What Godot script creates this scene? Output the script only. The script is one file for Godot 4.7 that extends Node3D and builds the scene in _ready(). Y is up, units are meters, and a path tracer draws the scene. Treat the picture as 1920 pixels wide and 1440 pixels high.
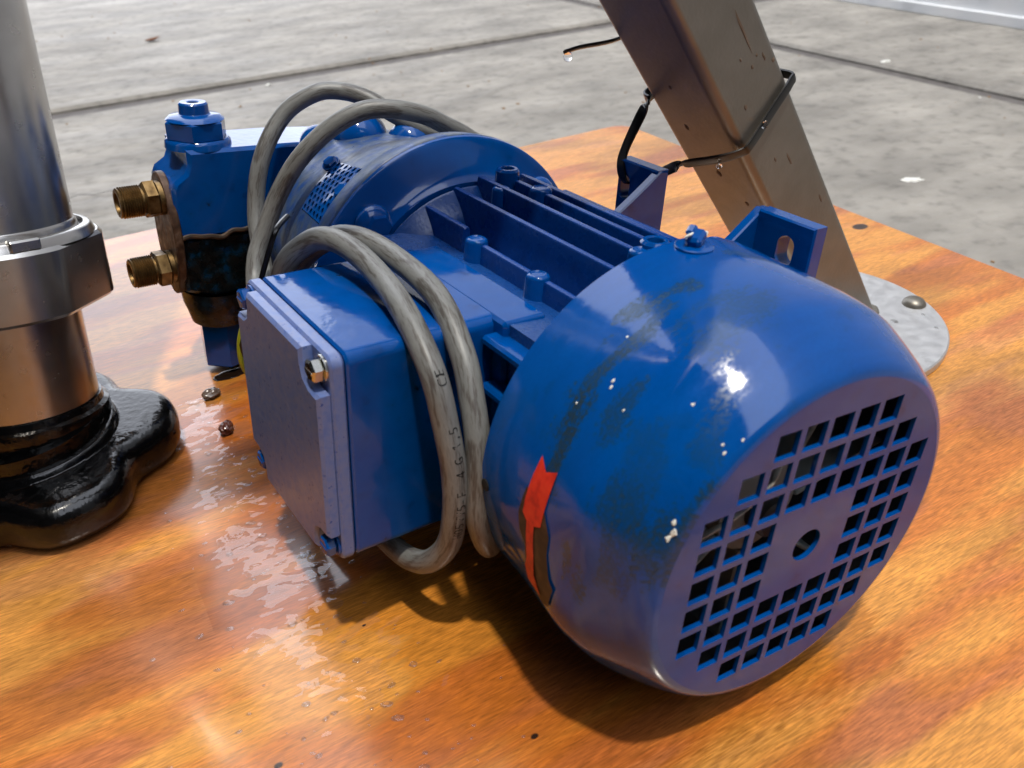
extends Node3D
# A blue electric motor with its pump, lying on a wet varnished board in a concrete yard.
# World: y up, board top y = 0, metres. Motor axes: x towards the feet, y up, z along the shaft towards the fan cover.

const O := Vector3(0.15857, 0.06985, -0.18848)                     # point of the shaft under the rear rim of the fan cover
var MB3 := Basis(Vector3(0.99067, -0.10607, -0.08557), Vector3(0.10575, 0.99436, -0.00827), Vector3(0.08596, -0.00086, 0.99630)).orthonormalized()
var CB3 := Basis(Vector3(0.99334, -0.11448, -0.01292), Vector3(0.11448, 0.99342, -0.00036), Vector3(0.01287, -0.00112, 0.99992)).orthonormalized()
const CO := Vector3(0.15955, 0.06980, -0.11650)                    # centre of the grille face
var rng := RandomNumberGenerator.new()
var mat := {}
var used := {}


# ---------------------------------------------------------------- mesh building
class Soup:
	var v := PackedVector3Array()
	var uv := PackedVector2Array()
	var has_uv := false

	func tri(a: Vector3, b: Vector3, c: Vector3, ua := Vector2.ZERO, ub := Vector2.ZERO, uc := Vector2.ZERO) -> void:
		v.append(a); v.append(b); v.append(c)
		uv.append(ua); uv.append(ub); uv.append(uc)

	func quad(a: Vector3, b: Vector3, c: Vector3, d: Vector3) -> void:
		tri(a, b, c); tri(a, c, d)

	# a flat convex face turned away from a point inside
	func face(pts: Array, inside: Vector3) -> void:
		var n: Vector3 = (pts[1] - pts[0]).cross(pts[2] - pts[0])
		var flip: bool = n.dot(pts[0] - inside) < 0.0
		for i in range(1, pts.size() - 1):
			if flip: tri(pts[0], pts[i + 1], pts[i])
			else: tri(pts[0], pts[i], pts[i + 1])

	# turns a closed piece (from triangle corner 'from' on) inside out when its volume is negative
	func orient(from: int) -> void:
		var c := Vector3.ZERO
		for i in range(from, v.size()): c += v[i]
		c /= maxf(1.0, v.size() - from)
		var vol := 0.0
		for i in range(from, v.size(), 3): vol += (v[i] - c).dot((v[i + 1] - c).cross(v[i + 2] - c))
		if vol < 0.0:
			for i in range(from, v.size(), 3):
				var t := v[i + 1]; v[i + 1] = v[i + 2]; v[i + 2] = t
				var q := uv[i + 1]; uv[i + 1] = uv[i + 2]; uv[i + 2] = q

	func box(t: Transform3D, size: Vector3, ch := 0.001) -> Soup:
		var h := size / 2.0
		ch = minf(ch, minf(h.x, minf(h.y, h.z)) * 0.9)
		var p := {}
		for sx in [-1, 1]:
			for sy in [-1, 1]:
				for sz in [-1, 1]:
					var k := Vector3(sx, sy, sz)
					p[[k, 0]] = t * (k * Vector3(h.x, h.y - ch, h.z - ch))
					p[[k, 1]] = t * (k * Vector3(h.x - ch, h.y, h.z - ch))
					p[[k, 2]] = t * (k * Vector3(h.x - ch, h.y - ch, h.z))
					face([p[[k, 0]], p[[k, 1]], p[[k, 2]]], t.origin)
		for ax in 3:
			var b := (ax + 1) % 3
			var c := (ax + 2) % 3
			for s in [-1, 1]:
				var q := []
				for m in [[-1, -1], [1, -1], [1, 1], [-1, 1]]:
					var k := Vector3.ZERO
					k[ax] = s; k[b] = m[0]; k[c] = m[1]
					q.append(p[[k, ax]])
				face(q, t.origin)
				for s2 in [-1, 1]:                                  # edges along c
					var k1 := Vector3.ZERO
					k1[ax] = s; k1[b] = s2; k1[c] = -1
					var k2 := k1
					k2[c] = 1
					face([p[[k1, ax]], p[[k2, ax]], p[[k2, b]], p[[k1, b]]], t.origin)
		return self

	# polygon in the x-y plane of t, pushed from z0 to z1, edges of both ends broken by ch
	func prism(t: Transform3D, poly: PackedVector2Array, z0: float, z1: float, ch := 0.0006) -> Soup:
		if Geometry2D.is_polygon_clockwise(poly): poly.reverse()
		var n := poly.size()
		var inner := PackedVector2Array()
		for i in n:
			var a := (poly[i] - poly[(i + n - 1) % n]).normalized()
			var b := (poly[(i + 1) % n] - poly[i]).normalized()
			var m := (Vector2(-a.y, a.x) + Vector2(-b.y, b.x))
			inner.append(poly[i] + m / maxf(0.5, m.length_squared() / 2.0) * ch)
		var rings := [[inner, z0], [poly, z0 + ch], [poly, z1 - ch], [inner, z1]]
		if ch <= 0.0: rings = [[poly, z0], [poly, z1]]
		var from := v.size()
		for r in rings.size() - 1:
			for i in n:
				var j := (i + 1) % n
				var A: PackedVector2Array = rings[r][0]
				var B: PackedVector2Array = rings[r + 1][0]
				var za: float = rings[r][1]
				var zb: float = rings[r + 1][1]
				quad(t * Vector3(A[i].x, A[i].y, za), t * Vector3(A[j].x, A[j].y, za), t * Vector3(B[j].x, B[j].y, zb), t * Vector3(B[i].x, B[i].y, zb))
		var idx := Geometry2D.triangulate_polygon(inner if ch > 0.0 else poly)
		var cap := inner if ch > 0.0 else poly
		for i in range(0, idx.size(), 3):
			var a := cap[idx[i]]
			var b := cap[idx[i + 1]]
			var c := cap[idx[i + 2]]
			if (b - a).cross(c - a) < 0.0:
				var s := b; b = c; c = s
			tri(t * Vector3(a.x, a.y, z1), t * Vector3(b.x, b.y, z1), t * Vector3(c.x, c.y, z1))
			tri(t * Vector3(a.x, a.y, z0), t * Vector3(c.x, c.y, z0), t * Vector3(b.x, b.y, z0))
		orient(from)
		return self

	# profile of (z, r) turned about the z axis of t; angle 0 is +y, growing towards -x
	func lathe(t: Transform3D, prof: Array, n := 48, a0 := -PI, a1 := PI, warp = null) -> Soup:
		var from := v.size()
		has_uv = true
		var z0: float = prof[0].x
		var dz: float = prof[-1].x - z0
		for i in n:
			var p := a0 + (a1 - a0) * i / n
			var q := a0 + (a1 - a0) * (i + 1) / n
			for k in prof.size() - 1:
				var A: Vector2 = prof[k]
				var B: Vector2 = prof[k + 1]
				var c := []
				for e in [[p, A], [q, A], [q, B], [p, B]]:
					var x := Vector3(-sin(e[0]) * e[1].y, cos(e[0]) * e[1].y, e[1].x)
					c.append(t * (warp.call(x) if warp != null else x))
				var ku := [Vector2(p, A.x), Vector2(q, A.x), Vector2(q, B.x), Vector2(p, B.x)]
				for m in 4: ku[m] = Vector2((ku[m].x + PI) / TAU, (ku[m].y - z0) / dz if absf(dz) > 1e-9 else 0.0)
				if A.y > 1e-7: tri(c[0], c[1], c[2], ku[0], ku[1], ku[2])
				if B.y > 1e-7: tri(c[0], c[2], c[3], ku[0], ku[2], ku[3])
		orient(from)
		return self

	func tube(pts: Array, r: float, n := 14, steps := 6, caps := true, flat := 1.0) -> Soup:
		var from := v.size()
		has_uv = true
		var c: Array = []
		for i in pts.size() - 1:
			var p0: Vector3 = pts[maxi(i - 1, 0)]
			var p3: Vector3 = pts[mini(i + 2, pts.size() - 1)]
			for s in steps: c.append((pts[i] as Vector3).cubic_interpolate(pts[i + 1], p0, p3, float(s) / steps))
		c.append(pts[-1])
		var up := Vector3(0.13, 1, 0.07).normalized()
		var rings := []
		var run := 0.0
		for i in c.size():
			var d: Vector3 = (c[mini(i + 1, c.size() - 1)] - c[maxi(i - 1, 0)]).normalized()
			up = (up - d * up.dot(d)).normalized()
			var side := d.cross(up)
			if i: run += c[i].distance_to(c[i - 1])
			var ring := []
			for k in n:
				var a := TAU * k / n
				ring.append(c[i] + (up * cos(a) * flat + side * sin(a)) * r)
			rings.append([ring, run])
		for i in rings.size() - 1:
			for k in n:
				var j := (k + 1) % n
				var A: Array = rings[i][0]
				var B: Array = rings[i + 1][0]
				var u0: float = float(k) / n
				var u1: float = float(k + 1) / n
				var w0: float = rings[i][1] / 0.06
				var w1: float = rings[i + 1][1] / 0.06
				tri(A[k], A[j], B[j], Vector2(w0, u0), Vector2(w0, u1), Vector2(w1, u1))
				tri(A[k], B[j], B[k], Vector2(w0, u0), Vector2(w1, u1), Vector2(w1, u0))
		if caps:
			for e in [0, rings.size() - 1]:
				for k in n: 
					if e == 0: tri(c[0], rings[e][0][(k + 1) % n], rings[e][0][k])
					else: tri(c[-1], rings[e][0][k], rings[e][0][(k + 1) % n])
		orient(from)
		return self

	func ball(t: Transform3D, r: Vector3, n := 16, low := -1.0, jitter := 0.0, noise: FastNoiseLite = null) -> Soup:
		var from := v.size()
		var m := int(n / 2.0)
		var e0 := asin(clampf(low, -1.0, 1.0))
		var at := func(i, k):
			var e: float = e0 + (PI / 2 - e0) * i / m
			var a: float = TAU * (k % n) / n
			var d := Vector3(cos(e) * cos(a), sin(e), cos(e) * sin(a))
			if noise: d *= 1.0 + jitter * noise.get_noise_3dv(d * 2.0)
			return t * (d * r)
		for i in m:
			for k in n:
				if i > 0 or low > -0.99: tri(at.call(i, k), at.call(i + 1, k + 1), at.call(i, k + 1))
				else: tri(at.call(i, k), at.call(i + 1, k + 1), at.call(i + 1, k)); continue
				if i < m - 1: tri(at.call(i, k), at.call(i + 1, k), at.call(i + 1, k + 1))
		if low > -0.99:
			for k in n: tri(t * Vector3(0, low * r.y, 0), at.call(0, k), at.call(0, k + 1))
		orient(from)
		return self

	func mesh(smooth_deg := 38.0, offset := Vector3.ZERO) -> ArrayMesh:
		var n := v.size()
		var fn := PackedVector3Array()
		var at := {}
		for i in range(0, n, 3):
			var f := (v[i + 1] - v[i]).cross(v[i + 2] - v[i])
			fn.append(f)
			for k in 3:
				var key := Vector3i((v[i + k] * 50000.0).round())
				if at.has(key): at[key].append(i / 3)
				else: at[key] = [i / 3]
		var limit := cos(deg_to_rad(smooth_deg))
		var unit := PackedVector3Array()
		for f in fn: unit.append(f.normalized())
		var nn := PackedVector3Array()
		nn.resize(n)
		for i in range(0, n, 3):
			for k in 3:
				var s := Vector3.ZERO
				for g in at[Vector3i((v[i + k] * 50000.0).round())]:
					if unit[g].dot(unit[i / 3]) > limit: s += fn[g]
				nn[i + k] = s.normalized() if s.length_squared() > 0.0 else Vector3.UP
		var vv := PackedVector3Array()
		var n2 := PackedVector3Array()
		var u2 := PackedVector2Array()
		vv.resize(n); n2.resize(n); u2.resize(n)
		for i in range(0, n, 3):
			for k in 3:
				var s: int = i + [0, 2, 1][k]                           # Godot's front faces run clockwise
				vv[i + k] = v[s] + offset; n2[i + k] = nn[s]; u2[i + k] = uv[s]
		var arr := []
		arr.resize(Mesh.ARRAY_MAX)
		arr[Mesh.ARRAY_VERTEX] = vv; arr[Mesh.ARRAY_NORMAL] = n2
		arr[Mesh.ARRAY_TEX_UV] = u2
		var am := ArrayMesh.new()
		am.add_surface_from_arrays(Mesh.PRIMITIVE_TRIANGLES, arr)
		return am


func T(o: Vector3, b := Basis.IDENTITY) -> Transform3D: return Transform3D(b, o)

# a basis whose z axis points along d
func along(d: Vector3, up := Vector3(0, 1, 0)) -> Basis:
	d = d.normalized()
	if absf(d.dot(up)) > 0.98: up = Vector3(0, 0, 1)
	var x := up.cross(d).normalized()
	return Basis(x, d.cross(x), d)

func ngon(n: int, r: float, turn := 0.0) -> PackedVector2Array:
	var p := PackedVector2Array()
	for i in n: p.append(Vector2.from_angle(turn + TAU * i / n) * r)
	return p

func rrect(x0: float, y0: float, x1: float, y1: float, r: float, n := 4) -> PackedVector2Array:
	var p := PackedVector2Array()
	for c in [[x1 - r, y1 - r, 0.0], [x0 + r, y1 - r, PI / 2], [x0 + r, y0 + r, PI], [x1 - r, y0 + r, 1.5 * PI]]:
		for i in n + 1: p.append(Vector2(c[0], c[1]) + Vector2.from_angle(c[2] + PI / 2 * i / n) * r)
	return p

func numbered(called: String) -> String:
	if not used.has(called):
		used[called] = 0
		return called
	used[called] += 1
	return "%s_%03d" % [called, used[called]]

func obj(called: String, s: Soup, m: Material, parent: Node3D = null, offset := Vector3.ZERO, smooth := 38.0) -> MeshInstance3D:
	var o := MeshInstance3D.new()
	o.mesh = s.mesh(smooth, offset)
	o.material_override = m
	if parent == null:
		o.name = numbered(called)
		add_child(o)
	else:
		var names := {}
		for c in parent.get_children(): names[String(c.name)] = true
		o.name = called
		var k := 1
		while names.has(String(o.name)):
			o.name = "%s_%03d" % [called, k]
			k += 1
		parent.add_child(o, true)
	return o

func thing(called: String, label: String, category: String, t := Transform3D.IDENTITY, group := "") -> Node3D:
	var o := Node3D.new()
	o.name = numbered(called)
	add_child(o)
	o.transform = t
	return tag(o, label, category, group)

func tag(o: Node3D, label: String, category: String, group := "") -> Node3D:
	o.set_meta("label", label); o.set_meta("category", category)
	if group: o.set_meta("group", group)
	return o


# ---------------------------------------------------------------- materials
func noise(freq: float, octaves := 4, s := 1, kind := FastNoiseLite.TYPE_SIMPLEX_SMOOTH) -> FastNoiseLite:
	var n := FastNoiseLite.new()
	n.seed = s; n.frequency = freq; n.noise_type = kind
	n.fractal_type = FastNoiseLite.FRACTAL_FBM if octaves > 1 else FastNoiseLite.FRACTAL_NONE
	n.fractal_octaves = octaves
	return n

func ramp_tex(freq: float, stops: Array, size := 512, s := 1, octaves := 4, kind := FastNoiseLite.TYPE_SIMPLEX_SMOOTH) -> NoiseTexture2D:
	var t := NoiseTexture2D.new()
	t.width = size; t.height = size; t.seamless = true; t.noise = noise(freq, octaves, s, kind)
	var g := Gradient.new()
	g.offsets = PackedFloat32Array(stops.map(func(x): return x[0]))
	g.colors = PackedColorArray(stops.map(func(x): return x[1] if x[1] is Color else Color(x[1], x[1], x[1])))
	t.color_ramp = g
	return t

func bump_tex(freq: float, size := 512, s := 1, octaves := 4, strength := 4.0) -> NoiseTexture2D:
	var t := NoiseTexture2D.new()
	t.width = size; t.height = size; t.seamless = true; t.noise = noise(freq, octaves, s)
	t.as_normal_map = true; t.bump_strength = strength
	return t

func std(name_: String, c: Color, rough: float, metal := 0.0) -> StandardMaterial3D:
	var m := StandardMaterial3D.new()
	m.resource_name = name_; m.albedo_color = c; m.roughness = rough; m.metallic = metal
	mat[name_] = m
	return m

func tri_tex(m: StandardMaterial3D, scale: float, albedo: Texture2D, rough: Texture2D = null, normal: Texture2D = null, normal_scale := 0.3) -> StandardMaterial3D:
	m.uv1_triplanar = true
	m.uv1_scale = Vector3.ONE * scale
	if albedo: m.albedo_texture = albedo
	if rough: m.roughness_texture = rough
	if normal: m.normal_enabled = true; m.normal_texture = normal; m.normal_scale = normal_scale
	return m


# ---------------------------------------------------------------- the scene
func _ready() -> void:
	rng.seed = 7
	# camera
	var cam := Camera3D.new()
	cam.name = "camera"
	add_child(cam)
	var lens := CameraAttributesPhysical.new()
	lens.frustum_focal_length = 8.0
	lens.frustum_focus_distance = 0.36
	lens.exposure_aperture = 5.0
	cam.attributes = lens
	cam.fov = 49.27
	cam.near = 0.01
	cam.far = 200.0
	cam.transform = Transform3D(Basis(Vector3(0.86486, -0.04134, 0.50030), Vector3(0.30552, 0.83413, -0.45923), Vector3(-0.39834, 0.55002, 0.73404)).orthonormalized(), Vector3(0, 0.24947, 0))
	# overcast sky
	var sky := ProceduralSkyMaterial.new()
	sky.sky_top_color = Color(0.93, 0.95, 1.0)
	sky.sky_horizon_color = Color(0.91, 0.93, 0.96)
	sky.sky_curve = 0.15
	sky.ground_bottom_color = Color(0.45, 0.44, 0.42)
	sky.ground_horizon_color = Color(0.6, 0.6, 0.6)
	sky.sky_energy_multiplier = 1.8
	var env := Environment.new()
	env.background_mode = Environment.BG_SKY
	env.sky = Sky.new()
	env.sky.sky_material = sky
	env.tonemap_mode = Environment.TONE_MAPPER_LINEAR
	env.tonemap_exposure = 0.82
	env.sdfgi_enabled = true
	env.ssao_enabled = true
	env.ssil_enabled = true
	var we := WorldEnvironment.new()
	we.name = "environment"
	we.environment = env
	add_child(we)
	# the high sun behind thin cloud, straight overhead, past the edge of the added shelter
	var sun := DirectionalLight3D.new()
	sun.name = "sun"
	sun.light_energy = 1.1
	sun.light_color = Color(1.0, 0.97, 0.92)
	sun.light_angular_distance = 2.5
	sun.shadow_enabled = true
	add_child(sun)
	sun.look_at_from_position(Vector3(-0.06, 2.0, 0.42), Vector3.ZERO, Vector3(0, 0, -1))

	make_materials()
	setting()
	board()
	motor()
	cable()
	support_leg()
	cable_tie()
	pipe()
	small_things()


func make_materials() -> void:
	var blue_ramp := ramp_tex(0.012, [[0.0, Color(0.0, 0.19, 0.42)], [0.25, Color(0.0, 0.255, 0.53)], [0.7, Color(0.0, 0.275, 0.56)], [0.93, Color(0.01, 0.26, 0.52)], [1.0, Color(0.05, 0.12, 0.22)]], 512, 3, 5)
	var blue_rough := ramp_tex(0.02, [[0.0, 0.05], [0.5, 0.09], [0.8, 0.15], [1.0, 0.3]], 512, 5, 4)
	var peel := bump_tex(0.035, 512, 9, 3, 3.0)
	tri_tex(std("blue_paint", Color.WHITE, 1.0), 9.0, blue_ramp, blue_rough, peel, 0.05)
	# the cast body: matt, rough skinned; fin shade and sky sheen painted in
	var cast_rough := ramp_tex(0.02, [[0.0, 0.2], [1.0, 0.4]], 512, 15, 4)
	tri_tex(std("cast_blue", Color(0.80, 0.84, 0.92), 1.0), 12.0, blue_ramp, cast_rough, bump_tex(0.06, 512, 19, 4, 6.0), 0.07)
	tri_tex(std("cast_sheen", Color.WHITE, 1.0), 12.0, ramp_tex(0.014, [[0.0, Color(0.05, 0.23, 0.48)], [1.0, Color(0.09, 0.26, 0.49)]], 512, 17, 4), ramp_tex(0.02, [[0.0, 0.22], [1.0, 0.36]], 512, 18, 4), bump_tex(0.07, 512, 19, 4, 6.0), 0.15)
	# dusty paint on the upper side of the flange and clutch housing
	var dusty := ramp_tex(0.015, [[0.0, Color(0.03, 0.18, 0.42)], [0.3, Color(0.08, 0.24, 0.48)], [0.55, Color(0.22, 0.29, 0.40)], [1.0, Color(0.33, 0.34, 0.36)]], 512, 21, 5)
	tri_tex(std("dusty_blue", Color.WHITE, 1.0), 14.0, dusty, ramp_tex(0.02, [[0.0, 0.2], [1.0, 0.6]], 512, 22), peel, 0.3)
	# greasy, dark stained lower pump
	var grime := ramp_tex(0.014, [[0.0, Color(0.03, 0.03, 0.03)], [0.45, Color(0.03, 0.06, 0.07)], [0.65, Color(0.02, 0.12, 0.17)], [0.85, Color(0.01, 0.19, 0.33)], [1.0, Color(0.10, 0.09, 0.07)]], 512, 31, 5)
	tri_tex(std("greasy_blue", Color.WHITE, 1.0), 11.0, grime, ramp_tex(0.02, [[0.0, 0.1], [1.0, 0.4]], 512, 32), peel, 0.3)
	var rust := ramp_tex(0.02, [[0.0, Color(0.10, 0.06, 0.04)], [0.5, Color(0.28, 0.19, 0.13)], [0.8, Color(0.42, 0.33, 0.26)], [1.0, Color(0.15, 0.2, 0.3)]], 512, 41, 5)
	tri_tex(std("stained_plate", Color.WHITE, 1.0, 0.3), 14.0, rust, ramp_tex(0.02, [[0.0, 0.3], [1.0, 0.7]], 512, 42))
	tri_tex(std("brass", Color.WHITE, 1.0, 0.9), 20.0, ramp_tex(0.03, [[0.0, Color(0.20, 0.14, 0.08)], [0.4, Color(0.42, 0.33, 0.20)], [1.0, Color(0.60, 0.50, 0.34)]], 256, 45), ramp_tex(0.03, [[0.0, 0.3], [1.0, 0.55]], 256, 46))
	tri_tex(std("cable_grey", Color.WHITE, 1.0), 1.0, null)
	mat["cable_grey"].uv1_triplanar = false
	mat["cable_grey"].uv1_scale = Vector3(1.0, 2.0, 1.0)
	mat["cable_grey"].albedo_texture = cable_image()
	mat["cable_grey"].roughness = 0.45
	std("black_print", Color(0.05, 0.05, 0.05), 0.7)
	std("black_plastic", Color(0.03, 0.03, 0.035), 0.3)
	std("yellow_green", Color(0.62, 0.66, 0.12), 0.4)
	# lid: dust film with the board's reflection painted in, scratched through here and there
	tri_tex(std("lid_paint", Color.WHITE, 1.0), 22.0, ramp_tex(0.02, [[0.0, Color(0.30, 0.40, 0.64)], [0.5, Color(0.38, 0.45, 0.64)], [0.80, Color(0.42, 0.46, 0.62)], [0.84, Color(0.02, 0.24, 0.55)], [1.0, Color(0.0, 0.2, 0.5)]], 512, 55, 5), ramp_tex(0.02, [[0.0, 0.28], [1.0, 0.42]], 256, 56))
	std("dark_gap", Color(0.035, 0.045, 0.06), 0.9)
	std("fan_plastic", Color(0.50, 0.53, 0.52), 0.55)
	std("white_plastic", Color(0.85, 0.84, 0.80), 0.5)
	std("chrome", Color(0.78, 0.78, 0.76), 0.14, 1.0)
	std("shaft_steel", Color(0.35, 0.34, 0.33), 0.45, 0.8)
	tri_tex(std("sticker_red", Color.WHITE, 0.5), 25.0, ramp_tex(0.03, [[0.0, Color(0.62, 0.10, 0.05)], [0.5, Color(0.83, 0.18, 0.09)], [1.0, Color(0.88, 0.26, 0.12)]], 256, 51))
	tri_tex(std("glue_residue", Color.WHITE, 0.6), 20.0, ramp_tex(0.03, [[0.0, Color(0.10, 0.07, 0.05)], [0.6, Color(0.24, 0.17, 0.11)], [1.0, Color(0.34, 0.25, 0.17)]], 256, 52))
	# metals
	var steel := ramp_tex(0.008, [[0.0, Color(0.68, 0.67, 0.655)], [1.0, Color(0.76, 0.75, 0.74)]], 512, 61, 4)
	tri_tex(std("brushed_steel", Color(0.68, 0.665, 0.63), 1.0, 0.72), 8.0, steel, ramp_tex(0.02, [[0.0, 0.36], [1.0, 0.48]], 512, 62), bump_tex(0.09, 512, 63, 2, 2.0), 0.12)
	tri_tex(std("pipe_steel", Color.WHITE, 1.0, 0.95), 8.0, steel, ramp_tex(0.02, [[0.0, 0.2], [1.0, 0.30]], 512, 64))
	tri_tex(std("blasted_steel", Color.WHITE, 1.0, 0.75), 10.0, ramp_tex(0.02, [[0.0, Color(0.755, 0.755, 0.755)], [0.5, Color(0.77, 0.772, 0.775)], [1.0, Color(0.79, 0.792, 0.795)]], 512, 66, 5), ramp_tex(0.04, [[0.0, 0.35], [1.0, 0.6]], 256, 67))
	tri_tex(std("leg_dirt", Color.WHITE, 0.8), 20.0, ramp_tex(0.03, [[0.0, Color(0.36, 0.30, 0.24)], [1.0, Color(0.46, 0.40, 0.34)]], 256, 68))
	tri_tex(std("wet_rubber", Color.WHITE, 1.0), 10.0, ramp_tex(0.02, [[0.0, Color(0.015, 0.015, 0.015)], [0.8, Color(0.04, 0.04, 0.042)], [1.0, Color(0.1, 0.1, 0.1)]], 512, 71, 5), ramp_tex(0.02, [[0.0, 0.06], [0.55, 0.14], [1.0, 0.45]], 512, 72), bump_tex(0.04, 512, 73, 3, 4.0), 0.25)
	var water := std("water", Color(1, 1, 1, 0.02), 0.02)
	water.albedo_color.a = 0.02
	water.transparency = BaseMaterial3D.TRANSPARENCY_ALPHA
	var bead := std("water_bead", Color(1, 1, 1, 0.0), 0.0)
	bead.refraction_enabled = true
	bead.refraction_scale = 0.033
	bead.transparency = BaseMaterial3D.TRANSPARENCY_ALPHA
	tri_tex(std("pebble_brown", Color.WHITE, 0.15), 60.0, ramp_tex(0.03, [[0.0, Color(0.22, 0.11, 0.09)], [1.0, Color(0.40, 0.23, 0.18)]], 256, 75))
	tri_tex(std("pebble_grey", Color.WHITE, 0.2), 60.0, ramp_tex(0.03, [[0.0, Color(0.26, 0.21, 0.18)], [1.0, Color(0.45, 0.39, 0.35)]], 256, 76))
	std("dry_leaf", Color(0.42, 0.25, 0.13), 0.8)
	std("paint_flake", Color(0.86, 0.86, 0.84), 0.7)
	std("smear_dark", Color(0.10, 0.065, 0.04), 0.08)
	tri_tex(std("rough_timber", Color.WHITE, 0.85), 3.0, ramp_tex(0.02, [[0.0, Color(0.42, 0.32, 0.22)], [1.0, Color(0.6, 0.48, 0.34)]], 256, 77))
	std("edge_ply", Color(0.62, 0.42, 0.24), 0.7)


func cable_image() -> ImageTexture:
	var w := 512
	var h := 256
	var im := Image.create(w, h, true, Image.FORMAT_RGB8)
	var n1 := noise(0.012, 4, 81).get_seamless_image(128, 256)
	n1.resize(w, h, Image.INTERPOLATE_CUBIC)
	var n2 := noise(0.06, 4, 82).get_seamless_image(160, 256)
	n2.resize(w, h, Image.INTERPOLATE_CUBIC)
	for y in h:
		for x in w:
			var a := n1.get_pixel(x, y).r
			var b := n2.get_pixel(x, y).r
			var d := clampf((a - 0.46) * 2.2 + (b - 0.5) * 2.0, 0.0, 1.0)
			var c := Color(0.44, 0.445, 0.435).lerp(Color(0.28, 0.265, 0.25), d)
			im.set_pixel(x, y, c * (0.9 + 0.2 * b))
	im.generate_mipmaps()
	return ImageTexture.create_from_image(im)


func setting() -> void:
	# concrete slabs with wide sealed joints between them
	var stain := ramp_tex(0.007, [[0.0, 0.48], [0.42, 0.56], [0.6, 0.59], [1.0, 0.66]], 1024, 91, 7)
	var c := std("concrete", Color(0.96, 0.935, 0.89), 0.8)
	tri_tex(c, 0.9, stain, ramp_tex(0.01, [[0.0, 0.75], [1.0, 1.0]], 512, 92), bump_tex(0.06, 512, 93, 4, 5.0), 0.35)
	c.uv1_scale = Vector3(0.55, 0.7, 1.0)
	c.detail_enabled = true
	c.detail_blend_mode = BaseMaterial3D.BLEND_MODE_MUL
	c.detail_albedo = ramp_tex(0.02, [[0.0, 0.78], [0.4, 0.96], [1.0, 1.0]], 512, 94, 5)
	c.detail_uv_layer = BaseMaterial3D.DETAIL_UV_2
	c.uv2_triplanar = true
	c.uv2_scale = Vector3.ONE * 2.6
	tri_tex(std("joint_sealant", Color.WHITE, 0.75), 3.0, ramp_tex(0.02, [[0.0, Color(0.30, 0.285, 0.28)], [1.0, Color(0.40, 0.385, 0.375)]], 512, 95))
	var g := obj("ground", Soup.new().box(T(Vector3(0, -0.28, 0)), Vector3(120, 0.24, 120), 0.0), mat["joint_sealant"])
	g.set_meta("kind", "structure")
	var floor_ := Node3D.new()
	floor_.name = "concrete_floor"
	floor_.set_meta("kind", "structure")
	add_child(floor_)
	for e in [[-30.0, 1.385, -30.0, -1.825], [1.437, 30.0, -30.0, -1.825], [-30.0, 1.385, -1.752, 30.0], [1.437, 30.0, -1.752, 30.0]]:
		var x0: float = e[0]
		var x1: float = e[1]
		var z0: float = e[2]
		var z1: float = e[3]
		obj("slab", Soup.new().box(T(Vector3((x0 + x1) / 2, -0.158, (z0 + z1) / 2)), Vector3(x1 - x0, 0.016, z1 - z0), 0.006), c, floor_)
	var grit := Soup.new()
	for i in 420:
		var q := Vector2(rng.randf_range(-0.2, 1.85), rng.randf_range(-3.0, -0.3))
		var r := 0.0006 + 0.0022 * pow(rng.randf(), 4.0)
		grit.ball(T(Vector3(q.x, -0.1499, q.y), Basis(Vector3(0, 1, 0), rng.randf() * 6.0)), Vector3(r * 1.4, r * 0.8, r), 6, -0.3)
	obj("grit", grit, mat["rough_timber"], floor_).set_meta("kind", "stuff")
	var jag: Array = []
	for i in 30: jag.append(Vector3(lerpf(-0.12, 0.40, i / 29.0), -0.1499, -1.29 + 0.10 * pow(i / 29.0, 2) + rng.randf_range(-0.006, 0.006)))
	obj("crack", Soup.new().tube(jag, 0.0012, 6, 2, true, 0.25), mat["joint_sealant"], floor_)
	# white wall on the right; on the left an unseen shelter added for shade
	var wm := std("white_render", Color(0.95, 0.95, 0.95), 0.7)
	tri_tex(wm, 1.2, ramp_tex(0.01, [[0.0, Color(0.82, 0.83, 0.84)], [0.3, Color(0.91, 0.92, 0.93)], [1.0, Color(0.95, 0.95, 0.95)]], 512, 97))
	var wall := thing("wall", "long white painted wall at the far right edge of the concrete floor", "wall", T(Vector3(1.9, -0.15, 0)))
	obj("wall_face", Soup.new().box(T(Vector3(0.10, 2.4, 0.3)), Vector3(0.20, 4.8, 11.0), 0.004), wm, wall)
	obj("skirting", Soup.new().box(T(Vector3(-0.004, 0.012, 0.3)), Vector3(0.008, 0.024, 11.0), 0.002), wm, wall)
	var added_hall := Node3D.new()
	added_hall.name = "added_hall"
	added_hall.set_meta("kind", "structure")
	add_child(added_hall)
	var sheet := std("added_roof_sheet", Color(0.30, 0.30, 0.31), 0.8)
	for e in [[-7.0, -0.62]]:
		obj("added_roof", Soup.new().box(T(Vector3((e[0] + e[1]) / 2, 4.75, 1.25)), Vector3(e[1] - e[0], 0.12, 9.1), 0.0), sheet, added_hall)
	obj("added_front_wall", Soup.new().box(T(Vector3(-3.70, 2.27, -3.2)), Vector3(6.6, 4.83, 0.2), 0.0), sheet, added_hall)
	obj("added_back_wall", Soup.new().box(T(Vector3(-2.45, 2.27, 5.9)), Vector3(9.1, 4.83, 0.2), 0.0), sheet, added_hall)
	obj("added_side_wall", Soup.new().box(T(Vector3(-7.1, 2.27, 0.3)), Vector3(0.2, 4.83, 11.0), 0.0), sheet, added_hall)


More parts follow.
